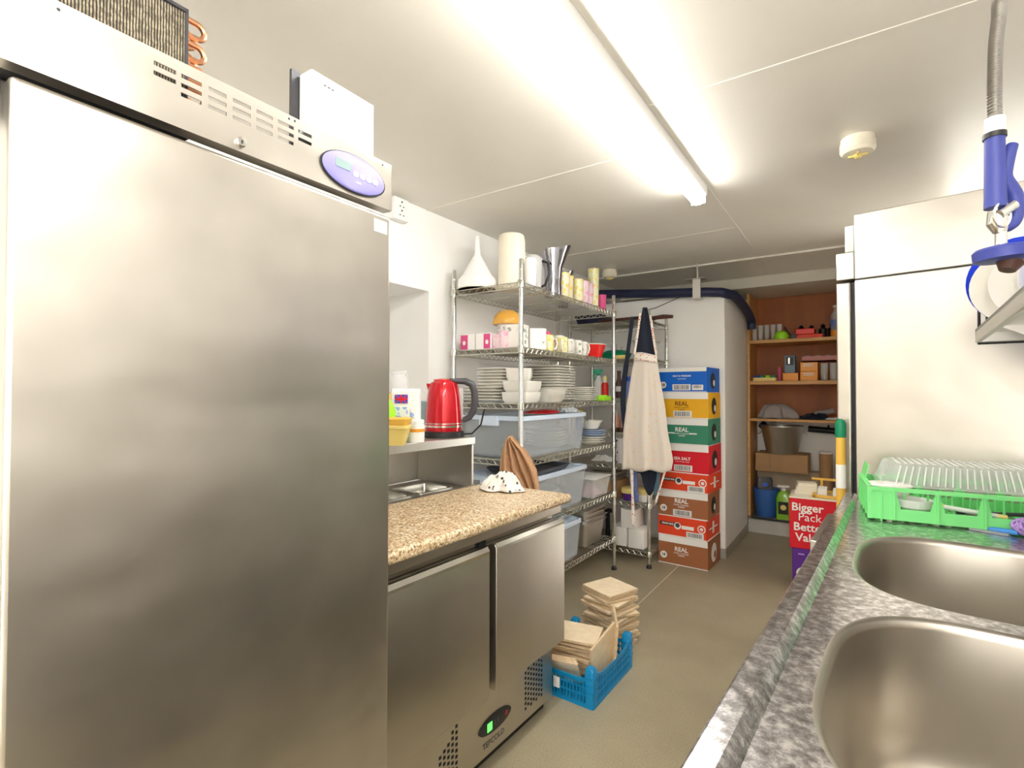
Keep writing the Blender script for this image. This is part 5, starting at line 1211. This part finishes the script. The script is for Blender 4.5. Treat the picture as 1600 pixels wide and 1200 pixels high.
# ------------------------------------------------------------------ pre-rinse spray tap
t = thing('spray_tap', 'blue pre-rinse spray head hanging on a steel hose above the sink', 'tap', (0.201, 1.225, 1.28), R(34.19))
k = 0.001125
def P(u, v, y=0): return ((u-1560)*k, y, (613-v)*k)
pts = [P(1561,186), P(1561,140), P(1562,100), P(1564,60), P(1569,20), (0.016,0,0.715), (0.028,-0.03,0.78), (0.05,-0.12,0.85), (0.07,-0.24,0.87), (0.09,-0.36,0.83), (0.094,-0.43,0.74), (0.094,-0.433,0.62)]
def dense(pts, n):
    out = []
    pts = [Vector(p) for p in pts]
    for i in range(len(pts)-1):
        p0, p1, p2, p3 = pts[max(0,i-1)], pts[i], pts[i+1], pts[min(len(pts)-1,i+2)]
        for j in range(n):
            s = j/n; out.append(0.5*((2*p1)+(p2-p0)*s+(2*p0-5*p1+4*p2-p3)*s*s+(3*p1-p0-3*p2+p3)*s**3))
    out.append(pts[-1]); return out
dp = dense(pts, 20); MB().tube(dp, [0.0086 if i % 2 else 0.0108 for i in range(len(dp))], 12).build('hose', mat('hose_steel', (0.45,0.44,0.42), 0.35, 1.0), t)
MB().tube([(0.094,-0.433,0.63),(0.094,-0.433,-0.4075)],0.013,14).build('riser', M['chrome'], t)
MB().tube([P(1561,205),P(1561,200),P(1561,180)],[0.013,0.0145,0.0145],16).build('collar', M['white'], t)
MB().tube([P(1560,212),P(1560,204)],0.0165,16).build('grip_ring', M['black'], t)
MB().tube([P(1560,322),P(1560,300),P(1560,215),P(1560,209)],[0.0160,0.0155,0.0142,0.015],16).build('grip', M['sprayblue'], t)
lv = [P(1588,222),P(1583,235),P(1576,262),P(1575,276),P(1583,290),P(1590,303),P(1592,322),P(1589,340),P(1580,350),P(1572,351)]
lv = dense(lv, 4); MB().tube(lv, [0.0085+0.004*math.sin(PI*min(1,i/len(lv)*1.0)) for i in range(len(lv))], 12).build('lever', M['sprayblue'], t)
MB().tube([P(1561,326),P(1563,345),P(1567,360)],[0.012,0.016,0.010],16).tube([P(1556,336,-0.01),P(1580,320,-0.01)],0.009,12).build('valve', M['chrome'], t)
MB().tube([P(1568,355),P(1568,382)],0.0085,14).build('stem', M['chrome'], t)
MB().tube([(P(1560,336)[0]+0.014*math.cos(a), -0.012, P(1560,336)[2]+0.021*math.sin(a)) for a in [2*PI*i/20 for i in range(21)]],0.0025,8).build('ring', M['chrome'], t)
b = MB(); b.M = Matrix.Translation(P(1572,394)) @ Matrix.Rotation(R(-3),4,'Y'); b.lathe([(0.036,-0.012),(0.042,-0.010),(0.043,0.006),(0.038,0.011),(0.012,0.016)],32); b.build('spray_face', M['sprayblue'], t)
b = MB(); b.M = Matrix.Translation(P(1580,412)) @ Matrix.Rotation(R(20),4,'Y'); b.lathe([(0.012,-0.010),(0.020,0.006)],16); b.build('nozzle', M['brown'], t)

# ------------------------------------------------------------------ wall shelf over the sink and its plates
t = thing('wall_shelf', 'stainless steel wall shelf over the sink at the right edge', 'shelf', S(0.358,0.45,1.43), SA)
b = MB(); b.box(0,0.385,0,1.045,0.028,0.040).box(0,0.012,0,1.045,0,0.040).box(0,0.385,1.033,1.045,0.0,0.040); b.build('tray', M['steelp'], t, bev=0.002)
b = MB()
for y in (0.25, 0.85): MB().prism([(0.03,0.028),(0.385,0.028),(0.385,-0.16),(0.37,-0.16)], y, y+0.005).build('bracket', M['steelp'], t)
ZS = 1.4705
def splate(label, xy, tilt, r, m, rz=0, grp='plates on the wall shelf'):
    b = MB(); b.M = Matrix.Translation((0,0,r)) @ Matrix.Rotation(R(90+tilt),4,'X'); b.lathe([(r*0.6,-0.004),(r,0.010),(r,0.014),(r*0.62,0.003),(0,0.002)],36,cap1=False)
    return simple('dinner_plate', b, m, label, 'plate', S(*xy, ZS+0.001), SA+rz, grp)
BL = mat('cobalt_plastic',(0.01,0.05,0.70),0.3)
splate('blue plate standing on edge, furthest back on the wall shelf', (0.452,1.43), 4, 0.120, BL)
splate('large white plate standing on edge in front of the blue one', (0.436,1.385), 6, 0.100, M['china'])
splate('white deep plate standing on edge nearest the shelf corner', (0.470,1.33), 8, 0.100, M['china'])
splate('white plate on edge with grey well, further along the wall shelf', (0.52,1.27), 8, 0.100, M['white'])
splate('bright blue plate on edge, nearest the spray head', (0.53,1.20), 8, 0.100, BL)
t = thing('plate_rack_end', 'black plastic rack hanging at the end of the wall shelf', 'rack', S(0.365,1.508,1.425), SA)
b = MB(); b.box(0,0.10,0,0.006,0,0.012).box(0,0.10,0,0.006,0.10,0.112)
for i in range(6): b.box(0.0+0.018*i,0.007+0.018*i,0,0.012,0,0.112+0.006*(i % 2))
b.build('bars', M['black'], t, bev=0.002)
stack(lambda: MB().lathe([(0.035,0),(0.075,0.035),(0.078,0.040),(0.072,0.040),(0.03,0.006)],28), 8, S(0.60,1.02,ZS)[:2]+(ZS,), 0.030, lambda s: f'white bowl with blue rim, {s} of the pile at the right edge', 'blue-rimmed bowls on the wall shelf', name='bowl', cat='bowl', mats=spotted('blue_rim_china',(0.8,0.82,0.86),[(0.05,0.1,0.4),(0.1,0.15,0.5),(0.05,0.1,0.35)],28,0.25,0.5))

# ------------------------------------------------------------------ tall fridge beyond the sink
t = thing('tall_fridge', 'tall stainless steel fridge seen from its side beyond the sink', 'fridge', (-0.015, 2.520, 0), R(-10.1))
MB().box(0.0,0.72,0.0,0.68,0.10,1.742).build('cabinet', M['steel3'], t, bev=0.003)
MB().box(0.0,0.72,0.0,0.68,1.746,2.012).build('header_cover', M['steel3'], t, bev=0.003)
MB().box(0.003,0.717,0.003,0.677,1.740,1.748).build('seam', M['dark'], t)
MB().box(-0.014,0.0,0.012,0.668,0.12,1.735).build('gasket', M['dark'], t)
MB().box(-0.066,-0.014,0.0,0.68,0.11,1.738).build('door', M['steel3'], t, bev=0.007, seg=3)
MB().box(-0.066,0.0,0.0,0.68,1.748,1.862).build('header_panel', M['steel3'], t, bev=0.004)
MB().box(-0.034,0.0,0.004,0.676,1.862,1.972).build('control_fascia', mat('pale_grey_fascia',(0.62,0.66,0.64),0.4), t, bev=0.004)
for x in (0.05, 0.67):
    for y in (0.06, 0.62): MB().lathe([(0.02,0),(0.02,0.10)],12,x,y).build('foot', M['black'], t)
